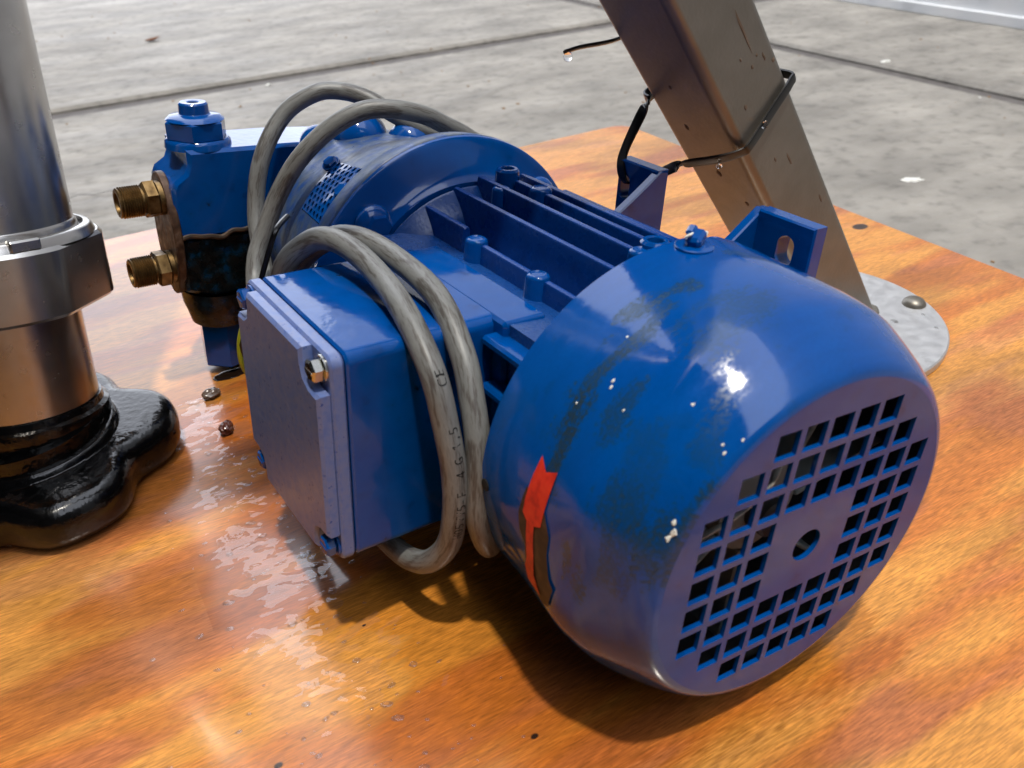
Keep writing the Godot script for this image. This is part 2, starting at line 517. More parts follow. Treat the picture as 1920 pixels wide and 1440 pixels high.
func board() -> void:
	var x0 := -0.12
	var z0 := -0.684
	var side := 0.64
	var N := 2048
	# long soft figure, fine grain lines, pores
	var fig := noise(0.0049, 3, 101).get_image(300, N)
	fig.resize(N, N, Image.INTERPOLATE_CUBIC)
	var fig2 := noise(0.009, 3, 102).get_image(440, N)
	fig2.resize(N, N, Image.INTERPOLATE_CUBIC)
	var gr := noise(0.075, 3, 103).get_image(210, N)
	gr.resize(N, N, Image.INTERPOLATE_CUBIC)
	var gr2 := noise(0.40, 2, 104).get_image(190, N)
	gr2.resize(N, N, Image.INTERPOLATE_CUBIC)
	var po := noise(0.30, 2, 105).get_image(560, N)
	po.resize(N, N, Image.INTERPOLATE_CUBIC)
	var st := noise(0.012, 5, 106).get_image(200, 512)
	st.resize(N, N, Image.INTERPOLATE_CUBIC)
	var F := st.get_data()
	var A := fig.get_data()
	var B := fig2.get_data()
	var C := gr.get_data()
	var D := gr2.get_data()
	var E := po.get_data()
	var out := PackedByteArray()
	out.resize(N * N * 3)
	var o := 0
	for i in N * N:
		var a := (A[i] + 0.45 * B[i]) / 1.45 + (C[i] - 128) * 0.06
		var t := clampf((a - 104.0) / 50.0, 0.0, 1.0)
		t = t * t * (3.0 - 2.0 * t)
		var s := clampf((B[i] - 138.0) / 40.0, 0.0, 1.0)
		var k := 1.0 + (C[i] - 128) * 0.0006 + (D[i] - 128) * 0.0017
		if E[i] > 184: k *= 0.93
		k *= 1.0 - 0.12 * clampf((F[i] - 132.0) / 40.0, 0.0, 1.0)
		out[o] = clampi(int((202.0 - 19.0 * t - 5.0 * s) * k), 0, 255)
		out[o + 1] = clampi(int((138.0 - 29.0 * t - 3.0 * s) * k), 0, 255)
		out[o + 2] = clampi(int((63.0 - 16.0 * t + 12.0 * s) * k), 0, 255)
		o += 3
	# motor's dark reflection painted into the damp wood round it, with a ragged edge
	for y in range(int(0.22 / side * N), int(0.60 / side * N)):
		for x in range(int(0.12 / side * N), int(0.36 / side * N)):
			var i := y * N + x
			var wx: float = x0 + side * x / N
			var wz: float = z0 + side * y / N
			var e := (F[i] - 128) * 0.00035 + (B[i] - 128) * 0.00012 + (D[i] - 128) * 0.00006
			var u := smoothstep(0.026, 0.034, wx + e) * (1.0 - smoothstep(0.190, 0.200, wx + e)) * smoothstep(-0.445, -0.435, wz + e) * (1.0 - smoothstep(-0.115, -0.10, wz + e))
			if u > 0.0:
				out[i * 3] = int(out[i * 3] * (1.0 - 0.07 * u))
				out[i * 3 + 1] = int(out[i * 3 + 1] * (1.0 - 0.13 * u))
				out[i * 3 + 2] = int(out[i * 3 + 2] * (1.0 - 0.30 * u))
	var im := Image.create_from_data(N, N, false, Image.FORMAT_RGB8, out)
	# small knots and pin holes
	for d in [[0.0809, -0.146, 0.0011], [0.0047, -0.1806, 0.0012], [0.4953, -0.3723, 0.005], [0.448, -0.705, 0.004], [0.30, -0.21, 0.0007], [0.05, -0.22, 0.0006], [0.44, -0.15, 0.0008]]:
		var px: float = (d[0] - x0) / side * N
		var py: float = (d[1] - z0) / side * N
		var rr: float = d[2] / side * N
		for y in range(int(py - rr * 2), int(py + rr * 2) + 1):
			for x in range(int(px - rr * 2), int(px + rr * 2) + 1):
				if x < 0 or y < 0 or x >= N or y >= N: continue
				var q := Vector2((x - px) * 0.7, y - py).length() / rr
				if q < 1.0: im.set_pixel(x, y, im.get_pixel(x, y).lerp(Color(0.12, 0.07, 0.04), clampf((1.0 - q) * 3.0, 0.0, 0.9)))
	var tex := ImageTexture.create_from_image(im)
	# standing wet film: smooth where wet, with ripples and specks along its rim
	var M := 1024
	var w1 := noise(0.0045, 4, 111).get_image(M, M).get_data()
	var w2i := noise(0.03, 3, 112).get_image(600, M)
	w2i.resize(M, M, Image.INTERPOLATE_CUBIC)
	var w2 := w2i.get_data()
	var ro := PackedByteArray()
	ro.resize(M * M)
	var hi := PackedByteArray()
	hi.resize(M * M)
	for y in M:
		for x in M:
			var i := y * M + x
			var wx: float = x0 + side * x / M
			var wz: float = z0 + side * y / M
			var near := clampf(1.0 - Vector2((wx - 0.085) / 0.09, (wz + 0.26) / 0.20).length(), -1.0, 1.0)
			var wet := clampf((w1[i] - 128.0) / 70.0 - 0.25 + near * 2.2, 0.0, 1.0)
			var rip := w2[i] / 255.0
			ro[i] = int(255.0 * clampf(lerpf(0.24, 0.06, wet) + (rip - 0.5) * 0.06, 0.03, 0.5))
			var drop := clampf((rip - 0.60) * 7.0, 0.0, 1.0)
			hi[i] = int(clampf(110.0 + 60.0 * drop * wet + (rip - 0.5) * 9.0, 0, 255))
	var rough := ImageTexture.create_from_image(Image.create_from_data(M, M, false, Image.FORMAT_L8, ro))
	var height := ImageTexture.create_from_image(Image.create_from_data(M, M, false, Image.FORMAT_L8, hi))
	var m := std("varnished_wood", Color.WHITE, 1.0)
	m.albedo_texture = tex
	m.roughness_texture = rough
	m.heightmap_enabled = true
	m.heightmap_texture = height
	m.heightmap_scale = 0.012
	m.clearcoat_enabled = true
	m.clearcoat = 0.45
	m.clearcoat_roughness = 0.16
	var b := thing("plywood_board", "wet orange varnished plywood board that carries the motor", "board", T(Vector3(0, -0.018, 0)))
	var top := Soup.new()
	var poly := PackedVector2Array([Vector2(-0.62, 0.42), Vector2(-0.62, -0.682)])
	for i in 5: poly.append(Vector2(0.496, -0.666) + Vector2.from_angle(-PI / 2 + PI / 2 * i / 4) * 0.016)
	poly.append(Vector2(0.512, 0.42))
	var idx := Geometry2D.triangulate_polygon(poly)
	for i in range(0, idx.size(), 3):
		var q := []
		for k in 3: q.append(poly[idx[i + k]])
		if (q[1] - q[0]).cross(q[2] - q[0]) > 0: q = [q[0], q[2], q[1]]
		var uvs := q.map(func(p): return Vector2((p.x - x0) / side, (p.y - z0) / side))
		top.tri(Vector3(q[0].x, 0.018, q[0].y), Vector3(q[1].x, 0.018, q[1].y), Vector3(q[2].x, 0.018, q[2].y), uvs[0], uvs[1], uvs[2])
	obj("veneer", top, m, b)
	# broken film of water left of the terminal box: marching squares over a wavy field
	var film := Soup.new()
	var fine := noise(1.0, 3, 121)
	var broad := noise(1.0, 2, 122)
	var cell := 0.0011
	var nx := 110
	var nz := 235
	var field := PackedFloat32Array()
	field.resize((nx + 1) * (nz + 1))
	for j in nz + 1:
		for i in nx + 1:
			var q := Vector2(-0.022 + i * cell, -0.425 + j * cell)
			var mid := 0.034 + 0.014 * broad.get_noise_1d(q.y * 22.0) - 0.10 * maxf(0.0, q.y + 0.20)
			var band := exp(-pow((q.x - mid) / 0.023, 2))
			var along_ := smoothstep(-0.43, -0.40, q.y) * (1.0 - smoothstep(-0.19, -0.17, q.y))
			field[j * (nx + 1) + i] = 0.62 * band * along_ - 0.50 + 0.40 * fine.get_noise_2d(q.x * 75.0, q.y * 170.0) + 0.35 * broad.get_noise_2d(q.x * 40.0, q.y * 60.0)
	for j in nz:
		for i in nx:
			var pts := []
			var k := [j * (nx + 1) + i, (j + 1) * (nx + 1) + i, (j + 1) * (nx + 1) + i + 1, j * (nx + 1) + i + 1]
			var c := [Vector2(i, j), Vector2(i, j + 1), Vector2(i + 1, j + 1), Vector2(i + 1, j)]
			for m4 in 4:
				var fa := field[k[m4]]
				var fb := field[k[(m4 + 1) % 4]]
				if fa > 0: pts.append(Vector3(c[m4].x, c[m4].y, fa))
				if (fa > 0) != (fb > 0):
					var u: Vector2 = (c[m4] as Vector2).lerp(c[(m4 + 1) % 4], fa / (fa - fb))
					pts.append(Vector3(u.x, u.y, 0.0))
			for m4 in range(1, pts.size() - 1):
				var w := []
				for e in [pts[0], pts[m4], pts[m4 + 1]]: w.append(Vector3(-0.022 + e.x * cell, 0.01805 + 0.00035 * smoothstep(0.0, 0.5, e.z), -0.425 + e.y * cell))
				film.tri(w[0], w[1], w[2])
	obj("water_film", film, mat["water"], b, Vector3.ZERO, 60.0).set_meta("kind", "stuff")
	var drops := Soup.new()
	for i in 220:
		var q := Vector2(rng.randf_range(-0.05, 0.10), rng.randf_range(-0.42, -0.13))
		if i >= 60: q.x = 0.034 + rng.randfn(0.0, 0.020)
		var r := 0.0004 + 0.0013 * pow(rng.randf(), 3.0)
		drops.ball(T(Vector3(q.x, 0.018, q.y), Basis(Vector3(0, 1, 0), rng.randf_range(-0.5, 0.2))), Vector3(r * rng.randf_range(1.1, 2.0), r * 0.3, r), 12, 0.0)
	obj("water_droplets", drops, mat["water"], b, Vector3.ZERO, 60.0).set_meta("kind", "stuff")
	var core := Soup.new().prism(T(Vector3.ZERO, Basis(Vector3(1, 0, 0), Vector3(0, 0, 1), Vector3(0, -1, 0))), poly, -0.0176, 0.0, 0.0)
	obj("core", core, mat["edge_ply"], b)
	var p := thing("wooden_pallet", "rough wooden pallet under the orange board", "pallet", T(Vector3(-0.05, -0.15, -0.13)))
	for z in [-0.49, 0.0, 0.49]:
		obj("bearer", Soup.new().box(T(Vector3(0, 0.064, z)), Vector3(1.06, 0.128, 0.09), 0.002), mat["rough_timber"], p)


func hex_screw(s: Soup, t: Transform3D, r: float, h: float, washer := 0.0) -> Soup:
	if washer > 0.0: s.lathe(t, [Vector2(0, 0), Vector2(0, washer), Vector2(0.0008, washer), Vector2(0.001, washer - 0.0003), Vector2(0.001, 0)], 24)
	s.prism(t, ngon(6, r, 0.3), 0.0005, h, 0.0006)
	return s


# the motor: x towards the feet, y up, z along the shaft; origin on the shaft under the rear rim of the fan cover
func motor() -> void:
	var root := thing("electric_motor", "blue electric motor with finned body, slotted fan cover, terminal box and bolted-on pump", "motor", Transform3D(MB3, Vector3(O.x, 0, O.z)))
	var off := MB3.inverse() * Vector3(0, O.y, 0)
	var blue: Material = mat["blue_paint"]
	var cast: Material = mat["cast_blue"]
	var TC := Transform3D(MB3, O).affine_inverse() * Transform3D(CB3, CO)

	# --- fan cover: pressed sheet, slightly dented low on its near side
	var dent := func(p: Vector3) -> Vector3:
		var a := atan2(-p.x, p.y)
		var d := 0.0
		for e in [[1.27, -0.024, 0.17, 0.010, 0.0016], [1.62, -0.020, 0.22, 0.013, -0.0014], [1.95, -0.030, 0.25, 0.014, 0.0022], [1.15, -0.045, 0.2, 0.012, -0.0008], [0.25, -0.018, 0.4, 0.012, 0.0008]]:
			d += e[4] * exp(-pow((a - e[0]) / e[2], 2) - pow((p.z - e[1]) / e[3], 2))
		var r := Vector2(p.x, p.y).length()
		if r < 0.02: return p
		var f := (r + d) / r
		return Vector3(p.x * f, p.y * f, p.z)
	var prof: Array = [Vector2(-0.0721, 0.0689), Vector2(-0.0725, 0.0696), Vector2(-0.0720, 0.0701)]
	for e in [[-0.062, 0.0701], [-0.052, 0.0702], [-0.042, 0.0702], [-0.032, 0.0700], [-0.0270, 0.0696], [-0.0235, 0.0692], [-0.0210, 0.0687], [-0.0185, 0.0678], [-0.0120, 0.0650], [-0.0080, 0.0631], [-0.0045, 0.0611], [-0.0020, 0.0593], [-0.0009, 0.0582], [-0.0003, 0.0571], [0.0, 0.0557]]:
		prof.append(Vector2(e[0], e[1]))
	var outer := prof.duplicate()
	var cs := Soup.new().lathe(TC, outer, 144, -PI, PI, dent)
	var inner: Array = []
	for i in range(3, prof.size() - 1): inner.append(Vector2(minf(prof[i].x, -0.0014), prof[i].y - 0.0015))
	inner.push_front(Vector2(-0.0721, 0.0689))
	var cm := std("cover_paint", Color.WHITE, 1.0)
	cm.albedo_texture = cover_image()
	cm.roughness_texture = cover_rough
	cm.normal_enabled = true
	cm.normal_texture = bump_tex(0.03, 512, 201, 3, 2.0)
	cm.normal_scale = 0.07
	cm.uv2_scale = Vector3.ONE
	var cover := obj("fan_cover", cs, cm, root, off)
	obj("cover_lining", Soup.new().lathe(TC, inner, 96, -PI, PI, dent), mat["dark_gap"], cover, off)
	# square-holed grille in its end
	obj("grille", grille(TC), blue, cover, off)
	# small screw hole at the side of the rim, seen as a dark eyelet
	var ho := Soup.new()
	var hp := Vector3(-sin(deg_to_rad(90.7)) * 0.0703, cos(deg_to_rad(90.7)) * 0.0703, -0.0690)
	ho.prism(TC * T(hp, along(Vector3(hp.x, hp.y, 0))), ngon(14, 0.0021), -0.0005, 0.0003, 0.0001)
	obj("screw_hole", ho, mat["dark_gap"], cover, off)
	# paint-clogged screw on top of the rim
	var sp := Vector3(-sin(0.02) * 0.0702, cos(0.02) * 0.0702, -0.0655)
	var sb := TC * T(sp, along(Vector3(sp.x, sp.y, 0.0)) * Basis(Vector3(0, 0, 1), 0.5))
	var ss := Soup.new().lathe(sb, [Vector2(-0.001, 0), Vector2(-0.001, 0.0062), Vector2(0.0004, 0.0062), Vector2(0.0008, 0.0056), Vector2(0.0008, 0)], 28)
	var screw := obj("cover_screw", ss, blue, cover, off)
	var sh := Soup.new().box(sb * T(Vector3(-0.0006, 0.0, 0.0026), Basis(Vector3(0.3, 1, 0.1).normalized(), 0.25)), Vector3(0.0075, 0.0050, 0.0036), 0.001)
	sh.box(sb * T(Vector3(-0.0022, -0.0022, 0.0042), Basis(Vector3(0, 1, 0), 0.5)), Vector3(0.0042, 0.003, 0.0024), 0.0008)
	obj("screw_head", sh, blue, screw, off)
	var chip := Soup.new().box(sb * T(Vector3(0.0030, -0.0012, 0.0044), Basis(Vector3(1, 0, 0), 0.6)), Vector3(0.003, 0.0022, 0.0006), 0.0002)
	chip.box(sb * T(Vector3(-0.0045, 0.0012, 0.0030), Basis(Vector3(0, 1, 0), 1.0)), Vector3(0.0022, 0.0022, 0.0009), 0.0003)
	obj("paint_chip", chip, mat["white_plastic"], screw, off)
	# torn red arrow sticker and the glue that an older one left
	var onto := func(q: Vector2, lift: float) -> Vector3:
		var a := deg_to_rad(q.x)
		return TC * (dent.call(Vector3(-sin(a) * (0.0703 + lift), cos(a) * (0.0703 + lift), q.y)) as Vector3)
	var glue := [Vector2(79.5, -0.0476), Vector2(87.62, -0.049), Vector2(91.97, -0.0476), Vector2(95.12, -0.0441), Vector2(101.6, -0.044), Vector2(106.68, -0.0411), Vector2(108.6, -0.0366), Vector2(107.4, -0.0316), Vector2(99.97, -0.0290), Vector2(98.0, -0.0312), Vector2(91.74, -0.0332), Vector2(86.3, -0.0331), Vector2(81.6, -0.0367)]
	obj("glue_residue", wrapped(glue, onto, 0.00012), mat["glue_residue"], cover, off)
	var red := [Vector2(70.17, -0.0458), Vector2(72.73, -0.0417), Vector2(70.5, -0.037), Vector2(75.8, -0.0368), Vector2(85.75, -0.0373), Vector2(87.24, -0.0404), Vector2(91.66, -0.0399), Vector2(95.71, -0.0391), Vector2(101.74, -0.0389), Vector2(103.67, -0.0374), Vector2(106.37, -0.0357), Vector2(106.5, -0.0438), Vector2(101.9, -0.0444), Vector2(98.4, -0.0430), Vector2(93.16, -0.0435), Vector2(87.7, -0.0442), Vector2(86.3, -0.0466), Vector2(82.15, -0.0467), Vector2(75.6, -0.0463)]
	obj("red_sticker", wrapped(red, onto, 0.0003), mat["sticker_red"], cover, off)
	# small white specks
	var sk := Soup.new()
	for e in [[39.3, -0.0153, 0.0012], [37.9, -0.0021, 0.0008], [41.9, -0.0043, 0.0007], [43.2, -0.0030, 0.0009], [45.97, -0.0377, 0.0010], [47.3, -0.0368, 0.0009], [49.7, -0.0286, 0.0008], [66.2, -0.0020, 0.0019], [68.4, -0.0026, 0.0014], [64.0, -0.0030, 0.0013], [36.0, -0.0450, 0.0007], [55.0, -0.0435, 0.0006]]:
		var rr := 0.0702
		for k in prof.size() - 1:
			if e[1] >= prof[k].x and e[1] <= prof[k + 1].x and prof[k + 1].x > -0.07: rr = lerpf(prof[k].y, prof[k + 1].y, (e[1] - prof[k].x) / maxf(1e-6, prof[k + 1].x - prof[k].x))
		var a := deg_to_rad(e[0])
		sk.ball(TC * T(Vector3(-sin(a) * rr, cos(a) * rr, e[1]), Basis(Vector3(0, 0, 1), a)), Vector3(e[2] * 0.7, e[2] * 0.3, e[2] * 0.5), 8, -0.9, 0.5, noise(0.9, 1, int(e[0] * 7)))
	var skm := obj("white_specks", sk, mat["white_plastic"], cover, off)
	skm.set_meta("kind", "stuff")

	# --- fan behind the grille
	var fan := Soup.new()
	fan.lathe(TC, [Vector2(-0.046, 0.0), Vector2(-0.046, 0.058), Vector2(-0.0445, 0.058), Vector2(-0.0440, 0.018), Vector2(-0.020, 0.016), Vector2(-0.019, 0.009), Vector2(-0.019, 0.0)], 40)
	for k in 7:
		var a := TAU * k / 7.0 + 0.35
		fan.box(TC * T(Vector3(-sin(a) * 0.036, cos(a) * 0.036, -0.032), Basis(Vector3(0, 0, 1), a + 0.12)), Vector3(0.0016, 0.040, 0.026), 0.0006)
	obj("cooling_fan", fan, mat["fan_plastic"], root, off)
	obj("shaft", Soup.new().lathe(TC, [Vector2(-0.03, 0.0), Vector2(-0.03, 0.0065), Vector2(-0.013, 0.0065), Vector2(-0.0122, 0.0055), Vector2(-0.0122, 0.0)], 24), mat["shaft_steel"], root, off)
	# a loose scrap of white strap caught behind the grille
	obj("plastic_scrap", Soup.new().tube([TC * Vector3(-0.034, 0.006, -0.012), TC * Vector3(-0.028, 0.016, -0.006), TC * Vector3(-0.018, 0.0235, -0.005), TC * Vector3(-0.010, 0.026, -0.009)], 0.0017, 8, 5, true, 0.35), mat["white_plastic"], root, off)

	# --- finned body
	var core := PackedVector2Array([Vector2(-0.0455, 0.0394), Vector2(-0.018, 0.0378), Vector2(-0.009, 0.0375), Vector2(0.012, 0.0375), Vector2(0.032, 0.0330), Vector2(0.044, 0.026), Vector2(0.047, 0.0), Vector2(0.043, -0.026), Vector2(0.030, -0.0395), Vector2(0.010, -0.0445), Vector2(-0.012, -0.0445), Vector2(-0.032, -0.040), Vector2(-0.0425, -0.030), Vector2(-0.0455, -0.010)])
	var body := obj("motor_body", Soup.new().prism(T(Vector3.ZERO), core, -0.1235, 0.012, 0.0012).lathe(T(Vector3.ZERO), [Vector2(-0.1249, 0.0), Vector2(-0.1249, 0.0525), Vector2(-0.1243, 0.0533), Vector2(-0.1232, 0.0530), Vector2(-0.1170, 0.0470), Vector2(-0.1120, 0.0400), Vector2(-0.1120, 0.0)], 96), mat["cast_sheen"], root, off)
	obj("seal_gap", Soup.new().lathe(T(Vector3.ZERO), [Vector2(-0.1262, 0.0522), Vector2(-0.1246, 0.0522), Vector2(-0.1246, 0.0)], 72), mat["dark_gap"], body, off)
	# fins on the upper side: [x, foot height, top height, start, end, drop from here on]
	var fins := [[-0.0210, 0.036, 0.0484, -0.1245, -0.0925], [-0.0215, 0.036, 0.0456, -0.0800, -0.0470], [-0.0215, 0.036, 0.0456, -0.0400, 0.008], [-0.0065, 0.035, 0.0540, -0.1245, 0.008], [0.0056, 0.035, 0.0574, -0.1245, 0.008], [0.0172, 0.034, 0.0570, -0.113, 0.008], [0.0280, 0.032, 0.0555, -0.1245, 0.008], [0.0392, 0.026, 0.0512, -0.1080, 0.008]]
	for f in fins: obj("cooling_fin", fin(f), cast, body, off)
	for f in [[-0.026, -0.034, -0.052, -0.1235, 0.008], [-0.012, -0.041, -0.0565, -0.1235, 0.008], [0.002, -0.042, -0.058, -0.1235, 0.008], [0.016, -0.041, -0.0565, -0.1235, 0.008], [0.030, -0.036, -0.052, -0.1235, 0.008]]:
		obj("cooling_fin", fin(f), cast, body, off)
	# fins of the near side, running into the fan cover
	for u in [0.0352, 0.0170, -0.002, -0.020, -0.036]:
		var fs := Soup.new().box(T(Vector3(-0.0465, u - 0.0018, -0.012)), Vector3(0.0130, 0.0036, 0.042), 0.0010)
		obj("cooling_fin", fs, blue, body, off)
	# round bosses between the fins: [x, z, foot, top, radius, bored]
	for b in [[-0.0222, -0.0838, 0.032, 0.0472, 0.0046, false], [-0.0222, -0.0437, 0.032, 0.0470, 0.0046, false], [0.0056, -0.1080, 0.038, 0.0570, 0.0040, false], [0.0165, -0.1195, 0.038, 0.0605, 0.0052, true], [0.0172, -0.0960, 0.040, 0.0585, 0.0048, false], [0.0132, -0.0235, 0.040, 0.0600, 0.0054, true], [0.0056, -0.0225, 0.040, 0.0582, 0.0045, false], [0.033, -0.0135, 0.040, 0.0600, 0.0045, false]]:
		var bt := T(Vector3(b[0], b[2], b[1]), along(Vector3(0, 1, 0)))
		var h: float = b[3] - b[2]
		var r: float = b[4]
		var bs := Soup.new()
		if b[5]: bs.lathe(bt, [Vector2(0, r * 1.12), Vector2(h - 0.001, r), Vector2(h, r - 0.0009), Vector2(h, r * 0.60), Vector2(h - 0.0006, r * 0.52), Vector2(h - 0.008, r * 0.5), Vector2(h - 0.008, 0)], 28)
		else: bs.lathe(bt, [Vector2(0, r * 1.14), Vector2(h - 0.0013, r), Vector2(h - 0.0003, r - 0.0008), Vector2(h, r - 0.0016), Vector2(h - 0.0005, r - 0.0021), Vector2(h - 0.0004, 0)], 28)
		obj("boss", bs, blue, body, off)

	# --- terminal box on the near side
	var bx := Soup.new()
	var bb := Basis(Vector3(0, 0, 1), Vector3(0, 1, 0), Vector3(-1, 0, 0))      # box plan: z along the shaft, y up, pushed out towards -x
	bx.prism(T(Vector3.ZERO, bb), rrect(-0.105, -0.040, -0.0335, 0.040, 0.004), 0.040, 0.1012, 0.0008)
	var tb := obj("terminal_box", bx, blue, root, off)
	# cast saddle between the box and the body
	obj("saddle", Soup.new().prism(T(Vector3.ZERO, bb), rrect(-0.101, -0.0405, -0.0270, 0.0402, 0.002), 0.030, 0.0475, 0.0012), blue, tb, off)
	# lid with a notch at each corner for its screw
	var n := 0.0115
	var a0 := -0.1050
	var a1 := -0.0335
	var lid := PackedVector2Array()
	var notch := [[a1, 0.040, -1, -1], [a0, 0.040, 1, -1], [a0, -0.040, 1, 1], [a1, -0.040, -1, 1]]
	lid = rrect(a0, -0.040, a1, 0.040, 0.004)
	var ls := Soup.new().prism(T(Vector3.ZERO, bb), lid, 0.1017, 0.1065, 0.0008)
	var raised := PackedVector2Array()
	for e in notch:
		var c := Vector2(e[0], e[1])
		var sx: float = e[2]
		var sy: float = e[3]
		var p := [c + Vector2(0.0004 * sx, (n + 0.001) * sy), c + Vector2(n * 0.62 * sx, (n + 0.0005) * sy), c + Vector2(n * 0.93 * sx, n * 0.86 * sy), c + Vector2((n + 0.0005) * sx, n * 0.5 * sy), c + Vector2((n + 0.0008) * sx, 0.0004 * sy)]
		if sx * sy < 0: p.reverse()
		raised.append_array(PackedVector2Array(p))
	ls.prism(T(Vector3.ZERO, bb), raised, 0.1060, 0.1112, 0.0011)
	var lm := obj("lid", ls, mat["lid_paint"], tb, off)
	for e in notch:
		var c := Vector3(-0.1065, e[1] + e[3] * 0.0056, e[0] + e[2] * 0.0058)
		var st := T(c, along(Vector3(-1, 0, 0)))
		var sc := Soup.new().lathe(st, [Vector2(0, 0), Vector2(0, 0.0046), Vector2(0.0008, 0.0046), Vector2(0.001, 0.0042), Vector2(0.001, 0)], 24)
		sc.prism(st, ngon(6, 0.0040, 0.3), 0.0009, 0.0046, 0.0007)
		sc.box(st * T(Vector3(0, 0, 0.0046)), Vector3(0.0052, 0.0010, 0.0006), 0.0002)
		var bright: bool = e[0] == a1 and e[1] > 0
		obj("lid_screw", sc, mat["chrome"] if bright else blue, tb, off)
	# cable gland under the far side
	obj("cable_gland", Soup.new().lathe(T(Vector3(-0.078, -0.006, -0.104), along(Vector3(-0.1, 0.05, -1))), [Vector2(0, 0), Vector2(0, 0.011), Vector2(0.012, 0.011), Vector2(0.018, 0.0075), Vector2(0.018, 0)], 20), mat["black_plastic"], tb, off)

	# --- feet: plate, web
	for e in [[-0.0215, 0.0048, -0.0240, -0.0065, 0.0038], [-0.1010, -0.0768, -0.0768, -0.0960, 0.0034]]:
		var foot := Node3D.new()
		foot.name = "mounting_foot" if e[0] > -0.05 else "mounting_foot_001"
		root.add_child(foot)
		var ft := Basis(Vector3(0, 0, 1), Vector3(0, 1, 0), Vector3(-1, 0, 0))
		for side in [1.0, -1.0]:
			var lo := 0.0365 if side > 0 else -0.0642
			var hi := 0.0642 if side > 0 else -0.0365
			var s := Soup.new()
			slotted(s, T(Vector3(0.0712, 0, 0), Basis(Vector3(0, 0, 1), Vector3(0, 1, 0), Vector3(-1, 0, 0))), e[0], lo, e[1], hi, Vector2(e[3], 0.0522 * side), e[4], 0.0022, 0.0072)
			obj("foot_plate", s, blue, foot, off)
			var webz: float = e[2] if e[0] < -0.05 else e[0]
			var wp := PackedVector2Array([Vector2(0.0660, 0.0640 * side), Vector2(0.0705, 0.0636 * side), Vector2(0.0705, 0.0300 * side), Vector2(0.036, 0.012 * side), Vector2(0.030, 0.0385 * side), Vector2(0.041, 0.0470 * side), Vector2(0.0525, 0.0545 * side)])
			obj("web", Soup.new().prism(T(Vector3(0, 0, webz - 0.0036 if e[0] < -0.05 else webz - 0.0036)), wp, 0.0, 0.0042, 0.0006), blue, foot, off)

	# --- drive end: bell flange, dark groove, clutch housing, perforated guard
	var bell := Soup.new().lathe(T(Vector3.ZERO), [Vector2(-0.1262, 0.0), Vector2(-0.1262, 0.0545), Vector2(-0.1270, 0.0552), Vector2(-0.1282, 0.0556), Vector2(-0.1300, 0.0570), Vector2(-0.1318, 0.0605), Vector2(-0.1333, 0.0650), Vector2(-0.1344, 0.0680), Vector2(-0.1350, 0.0705), Vector2(-0.1358, 0.0717), Vector2(-0.1372, 0.0720), Vector2(-0.1376, 0.0716), Vector2(-0.1378, 0.0700)], 120)
	var fl := obj("bell_flange", bell, blue, root, off)
	for k in 4:
		var a := PI / 4 + k * PI / 2 + (0.0 if k else 0.02)
		var d := Vector3(-sin(a), cos(a), 0)
		var lug := Soup.new().ball(T(d * 0.0605 + Vector3(0, 0, -0.1300), along(Vector3(0, 0, 1), d)), Vector3(0.0085, 0.0075, 0.0052), 20, -1.0)
		lug.prism(T(d * 0.0590 + Vector3(0, 0, -0.1300), along(Vector3(0, 0, 1), d)), ngon(6, 0.0062, 0.2), 0.0, 0.0052, 0.0008)
		obj("flange_lug", lug, blue, fl, off)
	var hs := Soup.new()
	hs.lathe(T(Vector3.ZERO), [Vector2(-0.1378, 0.0685), Vector2(-0.1384, 0.0712), Vector2(-0.1392, 0.0719), Vector2(-0.1410, 0.0720), Vector2(-0.1480, 0.0710), Vector2(-0.1495, 0.0702), Vector2(-0.1502, 0.0688)], 120)
	obj("flange_ring", hs, mat["dusty_blue"], root, off)
	var h2 := Soup.new()
	var g0 := deg_to_rad(30.4)
	var g1 := deg_to_rad(58.0)
	h2.lathe(T(Vector3.ZERO), [Vector2(-0.1500, 0.0690), Vector2(-0.1522, 0.0670), Vector2(-0.1530, 0.0660), Vector2(-0.1900, 0.0592), Vector2(-0.2060, 0.0570), Vector2(-0.2320, 0.0552), Vector2(-0.2345, 0.0545)], 90, g1, TAU + g0)
	h2.lathe(T(Vector3.ZERO), [Vector2(-0.1900, 0.0592), Vector2(-0.2060, 0.0570), Vector2(-0.2320, 0.0552), Vector2(-0.2345, 0.0545)], 14, g0, g1)
	h2.lathe(T(Vector3.ZERO), [Vector2(-0.1500, 0.0690), Vector2(-0.1510, 0.0680), Vector2(-0.1514, 0.0640)], 14, g0, g1)
	h2.lathe(T(Vector3.ZERO), [Vector2(-0.2345, 0.0545), Vector2(-0.2350, 0.0535), Vector2(-0.2350, 0.0)], 60)
	var hz := obj("clutch_housing", h2, mat["dusty_blue"], root, off)
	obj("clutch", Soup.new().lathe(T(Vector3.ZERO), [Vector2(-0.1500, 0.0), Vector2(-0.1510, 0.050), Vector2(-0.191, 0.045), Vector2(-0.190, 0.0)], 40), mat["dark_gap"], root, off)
	obj("guard_hole_shade", Soup.new().lathe(T(Vector3.ZERO), [Vector2(-0.1512, 0.0640), Vector2(-0.1525, 0.0618), Vector2(-0.1905, 0.0552), Vector2(-0.1908, 0.0590)], 14, g0, g1), mat["dark_gap"], hz, off)  # dark sheet added so the guard holes look shaded
	# bumps on top of the housing
	for e in [[-0.004, 0.0585, -0.222, 0.014], [0.016, 0.0555, -0.205, 0.012], [-0.022, 0.0510, -0.232, 0.010]]:
		obj("housing_boss", Soup.new().ball(T(Vector3(e[0], e[1] - 0.004, e[2])), Vector3(e[3], 0.0115, e[3]), 24, -0.6), blue, hz, off)
	var guard := obj("guard_plate", guard_plate(), blue, root, off)
